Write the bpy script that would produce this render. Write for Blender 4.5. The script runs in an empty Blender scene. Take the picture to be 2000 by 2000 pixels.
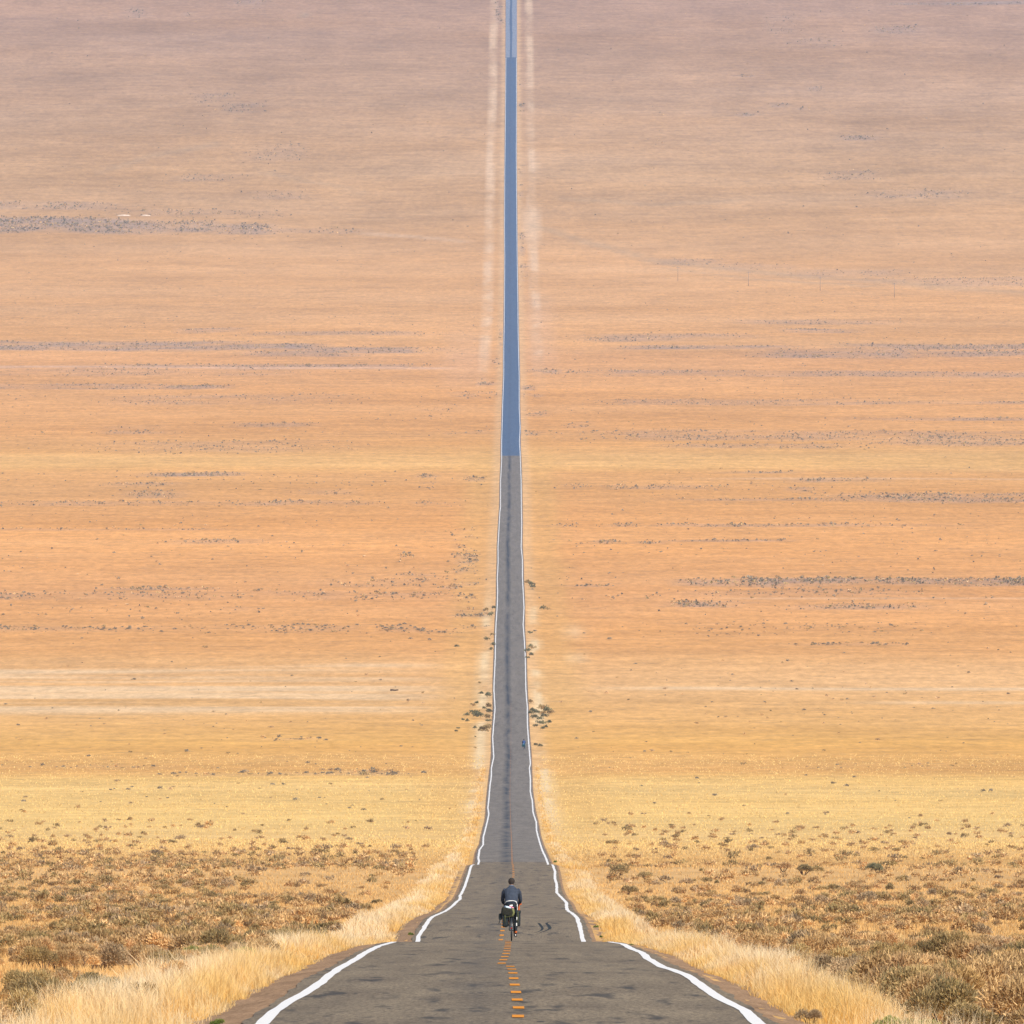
import bpy, math, random
import numpy as np
from mathutils import Vector, Matrix

# ------------------------------------------------------------------ camera, sky, sun, exposure
S = bpy.context.scene
C = S.collection
F = 30000.0          # focal length in pixels of the 2000 px photograph
P = -0.030           # camera pitch (radians, looking slightly down the hill)

cam_d = bpy.data.cameras.new('camera')
cam = bpy.data.objects.new('camera', cam_d); C.objects.link(cam)
cam.location = (0, 0, 0)
cam.rotation_euler = (math.pi/2 + P, 0, 0)
cam_d.sensor_width = 36.0
cam_d.lens = F/2000*36.0
cam_d.clip_start = 1.0
cam_d.clip_end = 40000.0
S.camera = cam

SUN_EL, SUN_ROT = math.radians(40), math.radians(146)
w = bpy.data.worlds.new('World'); S.world = w; w.use_nodes = True
nt = w.node_tree
bg = nt.nodes['Background']
sky = nt.nodes.new('ShaderNodeTexSky'); sky.sky_type = 'NISHITA'; sky.sun_disc = False
sky.sun_elevation = SUN_EL; sky.sun_rotation = SUN_ROT
nt.links.new(sky.outputs[0], bg.inputs['Color']); bg.inputs['Strength'].default_value = 0.10
sun_d = bpy.data.lights.new('sun', 'SUN'); sun_d.energy = 4.0; sun_d.angle = math.radians(0.5)
sun_d.color = (1.0, 0.94, 0.84)
sun = bpy.data.objects.new('sun', sun_d); C.objects.link(sun)
sdir = Vector((math.sin(SUN_ROT)*math.cos(SUN_EL), math.cos(SUN_ROT)*math.cos(SUN_EL), math.sin(SUN_EL)))
sun.rotation_euler = sdir.to_track_quat('Z', 'Y').to_euler()
sun.location = (0, -50, 200)
S.view_settings.view_transform = 'Standard'; S.view_settings.look = 'None'
S.view_settings.gamma = 1.0; S.view_settings.exposure = 0.30
S.render.engine = 'CYCLES'
S.cycles.max_bounces = 6; S.cycles.volume_bounces = 1; S.cycles.transparent_max_bounces = 8

rng = np.random.default_rng(7)
random.seed(7)

# ------------------------------------------------------------------ helpers
def srgb(r, g, b):
    def f(c):
        c /= 255.0
        return c/12.92 if c <= 0.04045 else ((c+0.055)/1.055)**2.4
    return (f(r), f(g), f(b))

def tag(o, label=None, cat=None, group=None, kind=None):
    if label: o['label'] = label
    if cat: o['category'] = cat
    if group: o['group'] = group
    if kind: o['kind'] = kind
    return o

def link(o, parent=None):
    C.objects.link(o)
    if parent is not None: o.parent = parent
    return o

def empty(name, loc=(0, 0, 0), rz=0.0):
    o = bpy.data.objects.new(name, None); C.objects.link(o)
    o.location = loc; o.rotation_euler = (0, 0, rz); o.empty_display_size = 0.2
    return o

def np_mesh(name, V, faces_n, idx, col=None, smooth=False, mats=(), mi=None):
    """V (n,3); faces_n verts per face (int, uniform); idx flat index array"""
    me = bpy.data.meshes.new(name)
    V = np.asarray(V, dtype=np.float32); idx = np.asarray(idx, dtype=np.int32).ravel()
    nf = len(idx)//faces_n
    me.vertices.add(len(V)); me.vertices.foreach_set('co', V.ravel())
    me.loops.add(len(idx)); me.loops.foreach_set('vertex_index', idx)
    me.polygons.add(nf)
    me.polygons.foreach_set('loop_start', np.arange(nf, dtype=np.int32)*faces_n)
    me.polygons.foreach_set('use_smooth', np.full(nf, smooth, dtype=bool))
    for m in mats: me.materials.append(m)
    if mi is not None: me.polygons.foreach_set('material_index', np.asarray(mi, dtype=np.int32))
    me.update(calc_edges=True)
    if col is not None:
        a = me.color_attributes.new('Col', 'FLOAT_COLOR', 'POINT')
        c4 = np.ones((len(V), 4), dtype=np.float32); c4[:, :3] = col
        a.data.foreach_set('color', c4.ravel())
    return me

def mk_obj(name, me, parent=None):
    o = bpy.data.objects.new(name, me); return link(o, parent)

def hash2(ix, iy, seed):
    h = (ix.astype(np.int64)*374761393 + iy.astype(np.int64)*668265263 + seed*1442695041) & 0xffffffff
    h = ((h ^ (h >> 13))*1274126177) & 0xffffffff
    h = h ^ (h >> 16)
    return (h & 0xffffff)/float(0xffffff)

def vnoise(x, y, seed=0):
    x = np.asarray(x, float); y = np.asarray(y, float)
    ix = np.floor(x); iy = np.floor(y); fx = x-ix; fy = y-iy
    fx = fx*fx*(3-2*fx); fy = fy*fy*(3-2*fy)
    a = hash2(ix, iy, seed); b = hash2(ix+1, iy, seed); c = hash2(ix, iy+1, seed); d = hash2(ix+1, iy+1, seed)
    return (a*(1-fx)+b*fx)*(1-fy)+(c*(1-fx)+d*fx)*fy

def fbm(x, y, seed=0, o=4):
    t = 0; a = 0.5; n = 0
    for k in range(o):
        t = t + a*vnoise(x*2**k+17.3*k, y*2**k-9.1*k, seed+k); n += a; a *= 0.5
    return t/n

def sstep(a, b, x):
    t = np.clip((x-a)/(b-a), 0, 1); return t*t*(3-2*t)

# ------------------------------------------------------------------ the long profile of the land
vis = [(2000, 198.5), (1949, 236), (1924, 257), (1903, 280), (1889, 307), (1873, 337), (1861, 362), (1848, 407), (1840.3, 455),
       None,
       (1838.0, 594), (1818, 622), (1797, 668), (1785, 738), (1777, 817), (1764, 877), (1755, 955), (1743, 1020), (1727, 1080),
       (1707, 1143), (1689, 1223), None,
       (1682, 1400), (1660, 1567), (1640, 1766), (1614, 1950), (1590, 2120), (1565, 2270), (1540, 2400),
       (1515, 2520), (1492, 2620), (1460, 2745), (1414, 2915), (1383, 3020), (1345, 3140), (1285, 3330), (1220, 3570),
       (1183, 3710), (1129, 3930), (1070, 4210), (1000, 4560), (940, 4890), (888, 5230), (862, 5420), (823, 5700), (797, 5900),
       (733, 6380), (655, 6960), (590, 7410), (500, 7950), (388, 8520), (258, 9120), (103, 9820), (0, 10280)]
def zray(y, D): return D*math.tan(P + math.atan((1000-y)/F))
cp = [(-120.0, -2.1+0.053*120), (0.0, -2.15), (60.0, -5.3), (120.0, -8.45)]
hidden = {0: (522.0, zray(1840.3, 522)-0.45), 1: (1308.0, zray(1689, 1308)-0.35)}
hk = 0
for v in vis:
    if v is None: cp.append(hidden[hk]); hk += 1
    else: cp.append((v[1], zray(v[0], v[1])))
cp += [(11000.0, 88.0), (12000.0, 150.0), (13000.0, 190.0)]
cp = np.array(cp)
def pchip(xp, yp, x):
    h = np.diff(xp); d = np.diff(yp)/h; n = len(xp); m = np.zeros(n)
    for i in range(1, n-1):
        if d[i-1]*d[i] > 0:
            w1 = 2*h[i]+h[i-1]; w2 = h[i]+2*h[i-1]
            m[i] = (w1+w2)/(w1/d[i-1]+w2/d[i])
    m[0] = d[0]; m[-1] = d[-1]
    i = np.clip(np.searchsorted(xp, x)-1, 0, n-2)
    t = (x-xp[i])/h[i]
    return ((1+2*t)*(1-t)**2*yp[i] + t*(1-t)**2*h[i]*m[i] + t*t*(3-2*t)*yp[i+1] + t*t*(t-1)*h[i]*m[i+1])
YT = np.arange(-120, 13001, 1.0)
ZT = pchip(cp[:, 0], cp[:, 1], YT)
def prof(Y): return np.interp(Y, YT, ZT)
m_ = YT > 150
YV = YT[m_]; PYV = 1000 - F*np.tan(np.arctan2(ZT[m_], YV)-P)
ENV = np.minimum.accumulate(PYV)
def y_of(Y): return np.interp(Y, YV, PYV)
def D_of(py): return np.interp(-np.asarray(py, float), -ENV, YV)     # distance of the ground seen at photo row py

# ------------------------------------------------------------------ traced edge lines (photo pixels -> metres on the road)
LL = [(514, 2000), (534, 1976), (562, 1958), (590, 1943), (626, 1920), (647, 1902), (667, 1889.5), (696, 1872.7), (714, 1861),
      (740, 1848), (766, 1841), (816, 1838), (817, 1829), (828, 1813), (843, 1792), (859, 1784.7), (872, 1778), (887, 1766.6),
      (899, 1756), (898, 1750), (908, 1730), (916, 1707), (920, 1691.5), (925, 1689), (935.7, 1682), (934, 1676), (936.5, 1660),
      (943.7, 1650), (944, 1634.6), (949.4, 1614), (954.6, 1590.6), (953, 1577.6), (955, 1557), (957, 1533.6), (959.7, 1515.5),
      (959.7, 1500), (964.3, 1478.8), (962.2, 1440), (964.3, 1414), (966.9, 1383), (964.8, 1349), (965.3, 1328), (967.4, 1284),
      (967.9, 1246), (968.7, 1220), (971.3, 1181), (972, 1155), (971.3, 1129), (973, 1098), (972.6, 1070), (974.6, 1031),
      (976.4, 1000), (977.7, 991), (977.7, 940), (979.8, 901), (979.8, 862), (981, 823), (982, 785), (984, 733), (984, 681),
      (985, 629), (985.5, 577), (986, 500), (985.5, 440), (986, 336), (987, 259), (988, 155), (988.8, 0)]
RR = [(1481, 2000), (1455, 1973.6), (1429, 1960.7), (1398, 1945), (1368, 1924), (1338, 1903.7), (1294, 1889), (1265, 1872.7),
      (1254.5, 1861), (1236, 1854.6), (1218, 1844), (1196, 1841), (1139, 1838), (1134, 1818), (1129, 1797.6), (1120, 1786), (1107, 1775.6),
      (1107, 1764), (1099, 1755), (1087.6, 1743), (1087.6, 1727.7), (1084, 1714.8), (1084, 1702), (1078.6, 1689), (1068, 1680),
      (1059, 1660.5), (1052.7, 1639.8), (1048, 1621.6), (1047.5, 1606), (1041, 1585), (1039.8, 1564.7), (1035.9, 1546.6),
      (1035.9, 1520.7), (1034, 1500), (1036, 1491.7), (1033.4, 1460.7), (1030, 1414), (1030, 1383), (1027, 1344), (1026, 1284.7),
      (1023.8, 1246), (1021.7, 1220), (1023.5, 1186), (1020.4, 1129.4), (1020.4, 1093), (1017.9, 1070), (1019, 1026),
      (1018.4, 1000), (1017.9, 940), (1016, 888), (1014.5, 862), (1015.8, 836), (1014, 797), (1014, 733), (1012, 655),
      (1011.4, 590), (1010, 500), (1009, 388), (1008.2, 310), (1008.6, 207), (1008.6, 103), (1008.6, 0)]
def to_world(tr):
    t = np.array(tr, float); D = D_of(t[:, 1]); x = (t[:, 0]-1000)*D/F
    o = np.argsort(D); return D[o], x[o]
LD, LX = to_world(LL); RD, RX = to_world(RR)
def lx(Y): return np.interp(Y, LD, LX)
def rx(Y): return np.interp(Y, RD, RX)
Yc = np.arange(-120, 13001, 20.0)
cc = (lx(Yc)+rx(Yc))/2
kk = np.ones(9)/9; cs = np.convolve(np.pad(cc, 4, mode='edge'), kk, 'valid')
def cx(Y): return np.interp(Y, Yc, cs)
hh = (rx(Yc)-lx(Yc))/2
hs = np.convolve(np.pad(hh, 4, mode='edge'), kk, 'valid')
def hw(Y): return np.clip(np.interp(Y, Yc, hs), 2.9, 3.7)          # half width between the edge lines

NE, NG = y_of, None
def off_road(x, Y):
    """gentle rise and fall of the land away from the carriageway"""
    u = np.abs(x-cx(Y))
    far = sstep(5500, 9000, Y); mid = sstep(1200, 3500, Y)
    n1 = fbm(x/90, Y/90, 11, 3)-0.5
    n2 = fbm(x/420, Y/420, 21, 3)-0.5
    n3 = fbm(x/14, Y/14, 31, 3)-0.5
    a = n3*0.35*(1-mid) + n1*(0.25+0.5*mid+1.4*far) + n2*(0.5*mid+9*far)
    k = sstep(7, 40+60*far, u)
    side = -0.12*sstep(3.6, 4.4, u) - 0.10*sstep(4.4, 8, u) + 0.12*sstep(8, 14, u)
    return a*k + side
def gz(x, Y): return prof(Y) + off_road(x, Y)

# ------------------------------------------------------------------ where scrub grows (photo rows/columns turned into a density map)
# (y0, y1, x0, x1, strength)
BELTS = [
 (421, 452, -400, 350, .9), (424, 448, 330, 430, .75), (430, 452, 415, 530, .7), (438, 447, 520, 720, .3), (392, 404, -200, 240, .4),
 (665, 684, -400, 480, .8), (672, 683, 420, 620, 1.0), (678, 690, 600, 860, .75), (684, 697, 480, 700, .45), (640, 650, 350, 480, .4),
 (648, 656, 480, 900, .35), (712, 718, 200, 880, .5), (720, 735, -400, 560, .25), (749, 760, -400, 330, .5), (752, 760, 310, 440, .8),
 (770, 790, 220, 700, .25), (828, 846, 200, 330, .3), (826, 834, 450, 620, .3), (860, 885, 200, 700, .22), (922, 930, 290, 470, .8),
 (940, 952, 200, 350, .3), (955, 972, 250, 350, .4), (955, 968, 560, 680, .3), (978, 988, -300, 950, .3), (981, 988, 440, 560, .7),
 (676, 684, 1230, 1560, .95), (682, 698, 1480, 1800, .55), (672, 684, 1640, 2300, .5), (684, 700, 1640, 1780, .8), (686, 696, 1780, 2400, .5),
 (640, 650, 1530, 1680, .8), (620, 630, 1440, 1760, .35), (652, 662, 1100, 1480, .35), (655, 668, 1100, 1400, .4),
 (720, 730, 1030, 1120, .8), (722, 735, 1100, 2400, .38), (778, 790, 1100, 1700, .22), (784, 790, 1480, 2400, .35),
 (815, 820, 1650, 2300, .5), (822, 838, 1100, 1150, .6), (840, 860, 1100, 2300, .3), (846, 868, 1690, 2300, .4),
 (866, 876, 1300, 1650, .4), (920, 924, 1400, 1560, .5), (934, 941, 1550, 1730, .5), (944, 956, 1100, 1400, .3),
 (950, 960, 1540, 1600, .6), (960, 980, 1630, 2400, .5), (974, 978, 1300, 1900, .3),
 (1022, 1028, 1060, 1900, .45), (1053, 1062, 1110, 1300, .6), (1052, 1056, 1300, 1560, .5),
 (1127, 1144, 1440, 1680, 1.0), (1130, 1142, 1320, 1460, .5), (1128, 1142, 1680, 2400, .7), (1145, 1155, 1500, 1800, .25),
 (1170, 1184, 1310, 1430, .9), (1172, 1177, 1420, 1500, .5), (1176, 1188, 1540, 1800, .55), (1150, 1165, 1300, 1900, .22),
 (1140, 1144, 1100, 1250, .4), (1215, 1240, 1300, 1800, .12), (1252, 1258, 1560, 1760, .3),
 (1030, 1034, -300, 440, .45), (1051, 1061, 340, 530, .6), (1145, 1150, 200, 420, .5), (1152, 1170, -300, 500, .35),
 (1152, 1162, 480, 720, .4), (1184, 1192, 440, 510, .5), (1155, 1172, 600, 900, .3), (1220, 1236, -300, 960, .3), (1222, 1228, 250, 340, .4),
 (1130, 1145, 640, 880, .25), (1440, 1448, 510, 640, .5), (1505, 1515, 575, 800, .7), (1508, 1516, 300, 600, .25),
 (1490, 1500, 1480, 1900, .35), (1495, 1501, -200, 420, .2),
 (1035, 1075, 882, 932, .55), (1075, 1120, 885, 935, .8), (1120, 1150, 860, 937, .75), (1155, 1180, 890, 930, .5), (1190, 1205, 870, 960, .5),
 (1075, 1105, 775, 805, .55), (1120, 1140, 782, 860, .4), (925, 955, 815, 850, .5), (930, 940, 910, 955, .6), (785, 815, 830, 890, .55),
 (838, 848, 850, 960, .5), (765, 780, 870, 975, .5), (745, 752, 930, 975, .8), (748, 770, 1015, 1045, .8), (767, 774, 1015, 1060, .8),
 (800, 812, 1020, 1070, .4), (840, 850, 1020, 1060, .5), (516, 560, 1014, 1036, .9), (455, 500, 1011, 1026, .8), (360, 385, 1011, 1022, .5),
 (330, 345, 1011, 1024, .5), (200, 220, 1011, 1024, .6), (155, 168, 1011, 1026, .6), (0, 45, 968, 986, .8),
 (700, 720, 960, 975, .4), (600, 612, 965, 980, .6), (640, 680, 975, 982, .6),
 (215, 223, 1440, 1480, .9), (165, 175, 1575, 1605, .7), (145, 150, 1430, 1470, .4), (198, 205, 1500, 1540, .5), (205, 210, 1560, 1580, .6),
 (258, 268, 1640, 1720, .5), (45, 60, 1700, 1800, .4), (25, 60, 1490, 1560, .25), (0, 6, 1740, 2400, 1.0), (70, 90, 1540, 1640, .2),
 (325, 345, 1600, 1720, .25), (368, 385, 1700, 1900, .3), (20, 28, 366, 376, .9), (0, 16, 440, 520, .35), (8, 28, 240, 290, .3),
 (180, 200, 380, 460, .28), (200, 225, 430, 520, .28), (280, 310, 480, 600, .22), (335, 350, 330, 480, .25), (370, 385, 480, 600, .3),
 (400, 418, 230, 560, .2), (500, 512, 1280, 1420, .3), (508, 520, 1400, 1560, .3), (520, 535, 1540, 1760, .3), (535, 555, 1700, 2300, .3),
]
def density(x, Y, smear=False):
    py = y_of(Y); px = 1000+F*x/np.maximum(Y, 1)
    wob = (fbm(px/160, py*0+3, 5, 3)-0.5)*7
    d = np.zeros_like(px)
    for (y0, y1, x0, x1, s) in BELTS:
        ym = (y0+y1)/2; yh = (y1-y0)/2; xh = (x1-x0)/2; xm = (x0+x1)/2
        wb = wob*min(1, yh/8)
        a = 1-sstep(yh*0.65, yh*1.25, np.abs(py+wb-ym))
        ex = min(130, xh*0.6)
        b = 1-sstep(xh-ex, xh+ex*0.6, np.abs(px-xm))
        d = np.maximum(d, a*b*s)
    n = fbm(x/22, Y/45, 41, 4)
    if smear: return np.clip(d*np.clip((n-0.1)*2.2, 0.45, 1.1), 0, 1)
    d = d*np.clip((n-0.25)*3.2, 0.18, 1.3)
    near = np.abs(x-cx(Y)) < 45
    d = np.where(near, d*np.clip((fbm(x/5.5, Y/28, 43, 3)-.37)*7, 0, 1.3), d)
    return np.clip(d, 0, 1.2)

# ------------------------------------------------------------------ materials
def new_mat(name):
    m = bpy.data.materials.new(name); m.use_nodes = True
    return m, m.node_tree, m.node_tree.nodes['Principled BSDF']
def lk(nt, a, b): nt.links.new(a, b)
def math_n(nt, op, a, b=None, clamp=False):
    n = nt.nodes.new('ShaderNodeMath'); n.operation = op; n.use_clamp = clamp
    for i, v in enumerate((a, b)):
        if v is None: continue
        if isinstance(v, (int, float)): n.inputs[i].default_value = v
        else: nt.links.new(v, n.inputs[i])
    return n.outputs[0]
def noise_n(nt, vec, scale, detail=4, rough=0.55):
    n = nt.nodes.new('ShaderNodeTexNoise'); n.inputs['Scale'].default_value = scale
    n.inputs['Detail'].default_value = detail; n.inputs['Roughness'].default_value = rough
    nt.links.new(vec, n.inputs['Vector']); return n.outputs['Fac']
def mapping_n(nt, vec, sc):
    n = nt.nodes.new('ShaderNodeMapping'); n.inputs['Scale'].default_value = sc
    nt.links.new(vec, n.inputs['Vector']); return n.outputs[0]
def ramp_n(nt, fac, stops):
    n = nt.nodes.new('ShaderNodeValToRGB'); nt.links.new(fac, n.inputs['Fac'])
    el = n.color_ramp.elements
    while len(el) < len(stops): el.new(0.5)
    for e, (p, c) in zip(el, stops):
        e.position = p; e.color = (c[0], c[1], c[2], 1) if not isinstance(c, (int, float)) else (c, c, c, 1)
    return n.outputs['Color']
def mix_n(nt, fac, a, b, mode='MIX'):
    n = nt.nodes.new('ShaderNodeMix'); n.data_type = 'RGBA'; n.blend_type = mode
    for s, v in ((n.inputs[0], fac), (n.inputs[6], a), (n.inputs[7], b)):
        if isinstance(v, (int, float)): s.default_value = v
        elif isinstance(v, tuple): s.default_value = (v[0], v[1], v[2], 1)
        else: nt.links.new(v, s)
    return n.outputs[2]
def coords(nt): return nt.nodes.new('ShaderNodeTexCoord').outputs['Object']

def flat_mat(name, col, rough=0.7, spec=0.3, metal=0.0, var=0.12, scale=40.0):
    m, nt, b = new_mat(name)
    c = coords(nt); f = noise_n(nt, c, scale, 3)
    lo = tuple(v*(1-var) for v in col); hi = tuple(min(1, v*(1+var)) for v in col)
    lk(nt, ramp_n(nt, f, [(0.3, lo), (0.7, hi)]), b.inputs['Base Color'])
    b.inputs['Roughness'].default_value = rough; b.inputs['Specular IOR Level'].default_value = spec
    b.inputs['Metallic'].default_value = metal
    return m

def veg_mat(name, transl=0.3):
    m = bpy.data.materials.new(name); m.use_nodes = True; nt = m.node_tree
    for n in list(nt.nodes): nt.nodes.remove(n)
    out = nt.nodes.new('ShaderNodeOutputMaterial')
    at = nt.nodes.new('ShaderNodeAttribute'); at.attribute_name = 'Col'
    oi = nt.nodes.new('ShaderNodeObjectInfo')
    v = math_n(nt, 'ADD', math_n(nt, 'MULTIPLY', oi.outputs['Random'], 0.35), 0.82)
    hsv = nt.nodes.new('ShaderNodeHueSaturation'); lk(nt, at.outputs['Color'], hsv.inputs['Color']); lk(nt, v, hsv.inputs['Value'])
    d = nt.nodes.new('ShaderNodeBsdfDiffuse'); t = nt.nodes.new('ShaderNodeBsdfTranslucent')
    lk(nt, hsv.outputs[0], d.inputs['Color']); lk(nt, hsv.outputs[0], t.inputs['Color'])
    mx = nt.nodes.new('ShaderNodeMixShader'); mx.inputs[0].default_value = transl
    lk(nt, d.outputs[0], mx.inputs[1]); lk(nt, t.outputs[0], mx.inputs[2]); lk(nt, mx.outputs[0], out.inputs['Surface'])
    return m
M_GRASS = veg_mat('dry_grass', 0.35)
M_SHRUB = veg_mat('sagebrush_leaves', 0.22)
M_STEM = flat_mat('woody_stem', (0.16, 0.10, 0.06), 0.9, 0.1)

# ground: colour field in a vertex attribute + procedural grain
def ground_mat():
    m, nt, b = new_mat('dry_rangeland')
    c = coords(nt)
    at = nt.nodes.new('ShaderNodeAttribute'); at.attribute_name = 'Col'
    n1 = noise_n(nt, c, 0.05, 8, 0.62)
    n2 = noise_n(nt, c, 0.9, 5, 0.6)
    v1 = ramp_n(nt, n1, [(0.28, 0.86), (0.72, 1.13)])
    v2 = ramp_n(nt, n2, [(0.25, 0.84), (0.75, 1.13)])
    x = mix_n(nt, 1.0, at.outputs['Color'], v1, 'MULTIPLY')
    x = mix_n(nt, 1.0, x, v2, 'MULTIPLY')
    geo = nt.nodes.new('ShaderNodeSeparateXYZ'); lk(nt, c, geo.inputs[0])
    farf = math_n(nt, 'DIVIDE', math_n(nt, 'SUBTRACT', geo.outputs[1], 1200.0), 1500.0, True)
    n4 = noise_n(nt, mapping_n(nt, c, (0.45, 0.07, 1)), 1.0, 4, 0.75)
    v4 = ramp_n(nt, n4, [(0.25, 0.78), (0.75, 1.2)])
    x = mix_n(nt, farf, x, mix_n(nt, 1.0, x, v4, 'MULTIPLY'))
    far2 = math_n(nt, 'DIVIDE', math_n(nt, 'SUBTRACT', geo.outputs[1], 7300.0), 1300.0, True)
    n5 = noise_n(nt, mapping_n(nt, c, (0.30, 0.016, 1)), 1.0, 4, 0.75)
    n6 = noise_n(nt, mapping_n(nt, c, (0.045, 0.0045, 1)), 1.0, 5, 0.65)
    x2 = mix_n(nt, 1.0, mix_n(nt, 1.0, at.outputs['Color'], ramp_n(nt, n5, [(0.25, 0.80), (0.75, 1.18)]), 'MULTIPLY'), ramp_n(nt, n6, [(0.28, 0.84), (0.72, 1.12)]), 'MULTIPLY')
    x2 = mix_n(nt, ramp_n(nt, n6, [(0.60, 0.0), (0.74, 0.14)]), x2, (0.34, 0.27, 0.24))
    x = mix_n(nt, far2, x, x2)
    # unresolved small plants: greyer flecks
    n3 = noise_n(nt, mapping_n(nt, c, (1, 0.6, 1)), 0.16, 6, 0.7)
    fl = ramp_n(nt, n3, [(0.53, 0.0), (0.70, 0.34)])
    x = mix_n(nt, fl, x, (0.22, 0.17, 0.11))
    lk(nt, x, b.inputs['Base Color'])
    b.inputs['Roughness'].default_value = 1.0; b.inputs['Specular IOR Level'].default_value = 0.0
    return m
M_GROUND = ground_mat()

def asphalt(name, lo, hi, seam, streak, spec=0.15):
    m, nt, b = new_mat(name)
    c = coords(nt)
    at = nt.nodes.new('ShaderNodeAttribute'); at.attribute_name = 'Col'      # r = metres from the centre line / 8 + .5
    sep = nt.nodes.new('ShaderNodeSeparateColor'); lk(nt, at.outputs['Color'], sep.inputs[0])
    u = math_n(nt, 'MULTIPLY', math_n(nt, 'SUBTRACT', sep.outputs[0], 0.5), 8.0)
    g = noise_n(nt, mapping_n(nt, c, (16.0, 0.9, 1)), 1.0, 3, 0.8)
    big = noise_n(nt, mapping_n(nt, c, (0.9, 0.035, 1)), 1.0, 4, 0.6)
    base = ramp_n(nt, big, [(0.3, lo), (0.7, hi)])
    base = mix_n(nt, 1.0, base, ramp_n(nt, g, [(0.32, 0.60), (0.68, 1.38)]), 'MULTIPLY')
    st = noise_n(nt, mapping_n(nt, c, (1.9, 0.13, 1)), 1.0, 3, 0.55)
    sf = ramp_n(nt, st, [(0.57, 0.0), (0.69, streak)])
    base = mix_n(nt, sf, base, (0.035, 0.034, 0.036))
    spt = noise_n(nt, mapping_n(nt, c, (5.0, 0.30, 1)), 1.0, 2, 0.5)
    base = mix_n(nt, ramp_n(nt, spt, [(0.70, 0.0), (0.76, streak)]), base, (0.03, 0.03, 0.032))
    # dark oily band just left of the middle
    wobn = math_n(nt, 'MULTIPLY', math_n(nt, 'SUBTRACT', noise_n(nt, mapping_n(nt, c, (0.0, 0.02, 1)), 1.0, 3), 0.5), 0.8)
    dist = math_n(nt, 'ABSOLUTE', math_n(nt, 'ADD', math_n(nt, 'ADD', u, 0.55), wobn))
    band = math_n(nt, 'SUBTRACT', 1.0, math_n(nt, 'DIVIDE', dist, 0.85), True)
    brk = ramp_n(nt, noise_n(nt, mapping_n(nt, c, (0.5, 0.012, 1)), 1.0, 4), [(0.35, 0.25), (0.6, 1.0)])
    bandf = math_n(nt, 'MULTIPLY', math_n(nt, 'MULTIPLY', band, seam), brk)
    base = mix_n(nt, bandf, base, (0.045, 0.05, 0.06))
    # two paler wheel paths in each lane
    lk(nt, base, b.inputs['Base Color'])
    b.inputs['Roughness'].default_value = 0.85; b.inputs['Specular IOR Level'].default_value = spec
    return m
M_OLD = asphalt('old_asphalt', (0.172, 0.130, 0.088), (0.250, 0.192, 0.126), 0.30, 0.75)
M_MID = asphalt('worn_asphalt', (0.170, 0.145, 0.120), (0.235, 0.200, 0.168), 1.0, 0.35)
M_NEW = asphalt('new_asphalt_sky_tint', (0.072, 0.115, 0.195), (0.090, 0.138, 0.225), 0.25, 0.1)  # dark newer surfacing, with grazing blue sky reflection painted into its base colour
M_FAR = asphalt('pale_asphalt', (0.20, 0.23, 0.30), (0.26, 0.29, 0.36), 0.0, 0.1)  # paler surfacing, its blue cast also painted-in sky reflection
def line_mat(name, col, wear=0.25):
    m, nt, b = new_mat(name); c = coords(nt)
    n = noise_n(nt, mapping_n(nt, c, (9, 0.8, 1)), 1.0, 4, 0.7)
    x = mix_n(nt, ramp_n(nt, n, [(0.62, 0.0), (0.78, wear)]), col, (0.25, 0.22, 0.19))
    lk(nt, x, b.inputs['Base Color']); b.inputs['Roughness'].default_value = 0.8
    b.inputs['Specular IOR Level'].default_value = 0.1
    return m
M_WHITE = line_mat('white_road_paint', (0.82, 0.79, 0.76))
M_YELL = line_mat('yellow_road_paint', (0.74, 0.27, 0.025), 0.5)
def gravel_mat():
    m, nt, b = new_mat('brown_gravel'); c = coords(nt)
    n = noise_n(nt, mapping_n(nt, c, (14, 3, 1)), 1.0, 5, 0.75)
    n2 = noise_n(nt, mapping_n(nt, c, (1.6, 0.1, 1)), 1.0, 4, 0.6)
    x = ramp_n(nt, n, [(0.3, (0.16, 0.095, 0.055)), (0.5, (0.36, 0.22, 0.125)), (0.7, (0.58, 0.37, 0.22))])
    x = mix_n(nt, 1.0, x, ramp_n(nt, n2, [(0.3, 0.72), (0.7, 1.15)]), 'MULTIPLY')
    lk(nt, x, b.inputs['Base Color']); b.inputs['Roughness'].default_value = 1.0; b.inputs['Specular IOR Level'].default_value = 0.05
    return m
M_GRAVEL = gravel_mat()

# ------------------------------------------------------------------ ground sheet
rows = np.concatenate([np.arange(-100, 200, 20), np.arange(200, 1500, 2.5), np.arange(1500, 5000, 8), np.arange(5000, 10600, 8),
                       np.arange(10600, 13000, 60)]).astype(float)
us = [3.0, 3.7, 4.4, 5, 5.8, 6.8, 8, 9.5, 11, 13, 15, 18, 22, 26]
while us[-1] < 400: us.append(us[-1]+6.5)
while us[-1] < 2200: us.append(us[-1]*1.18)
us = np.array([-u for u in us[::-1]] + [0.0] + us)
U, YY = np.meshgrid(us, rows)
XX = U + cx(YY)
ZZ = gz(XX, YY) - 0.05 - 0.13*(np.abs(U) < 3.4)

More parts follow.
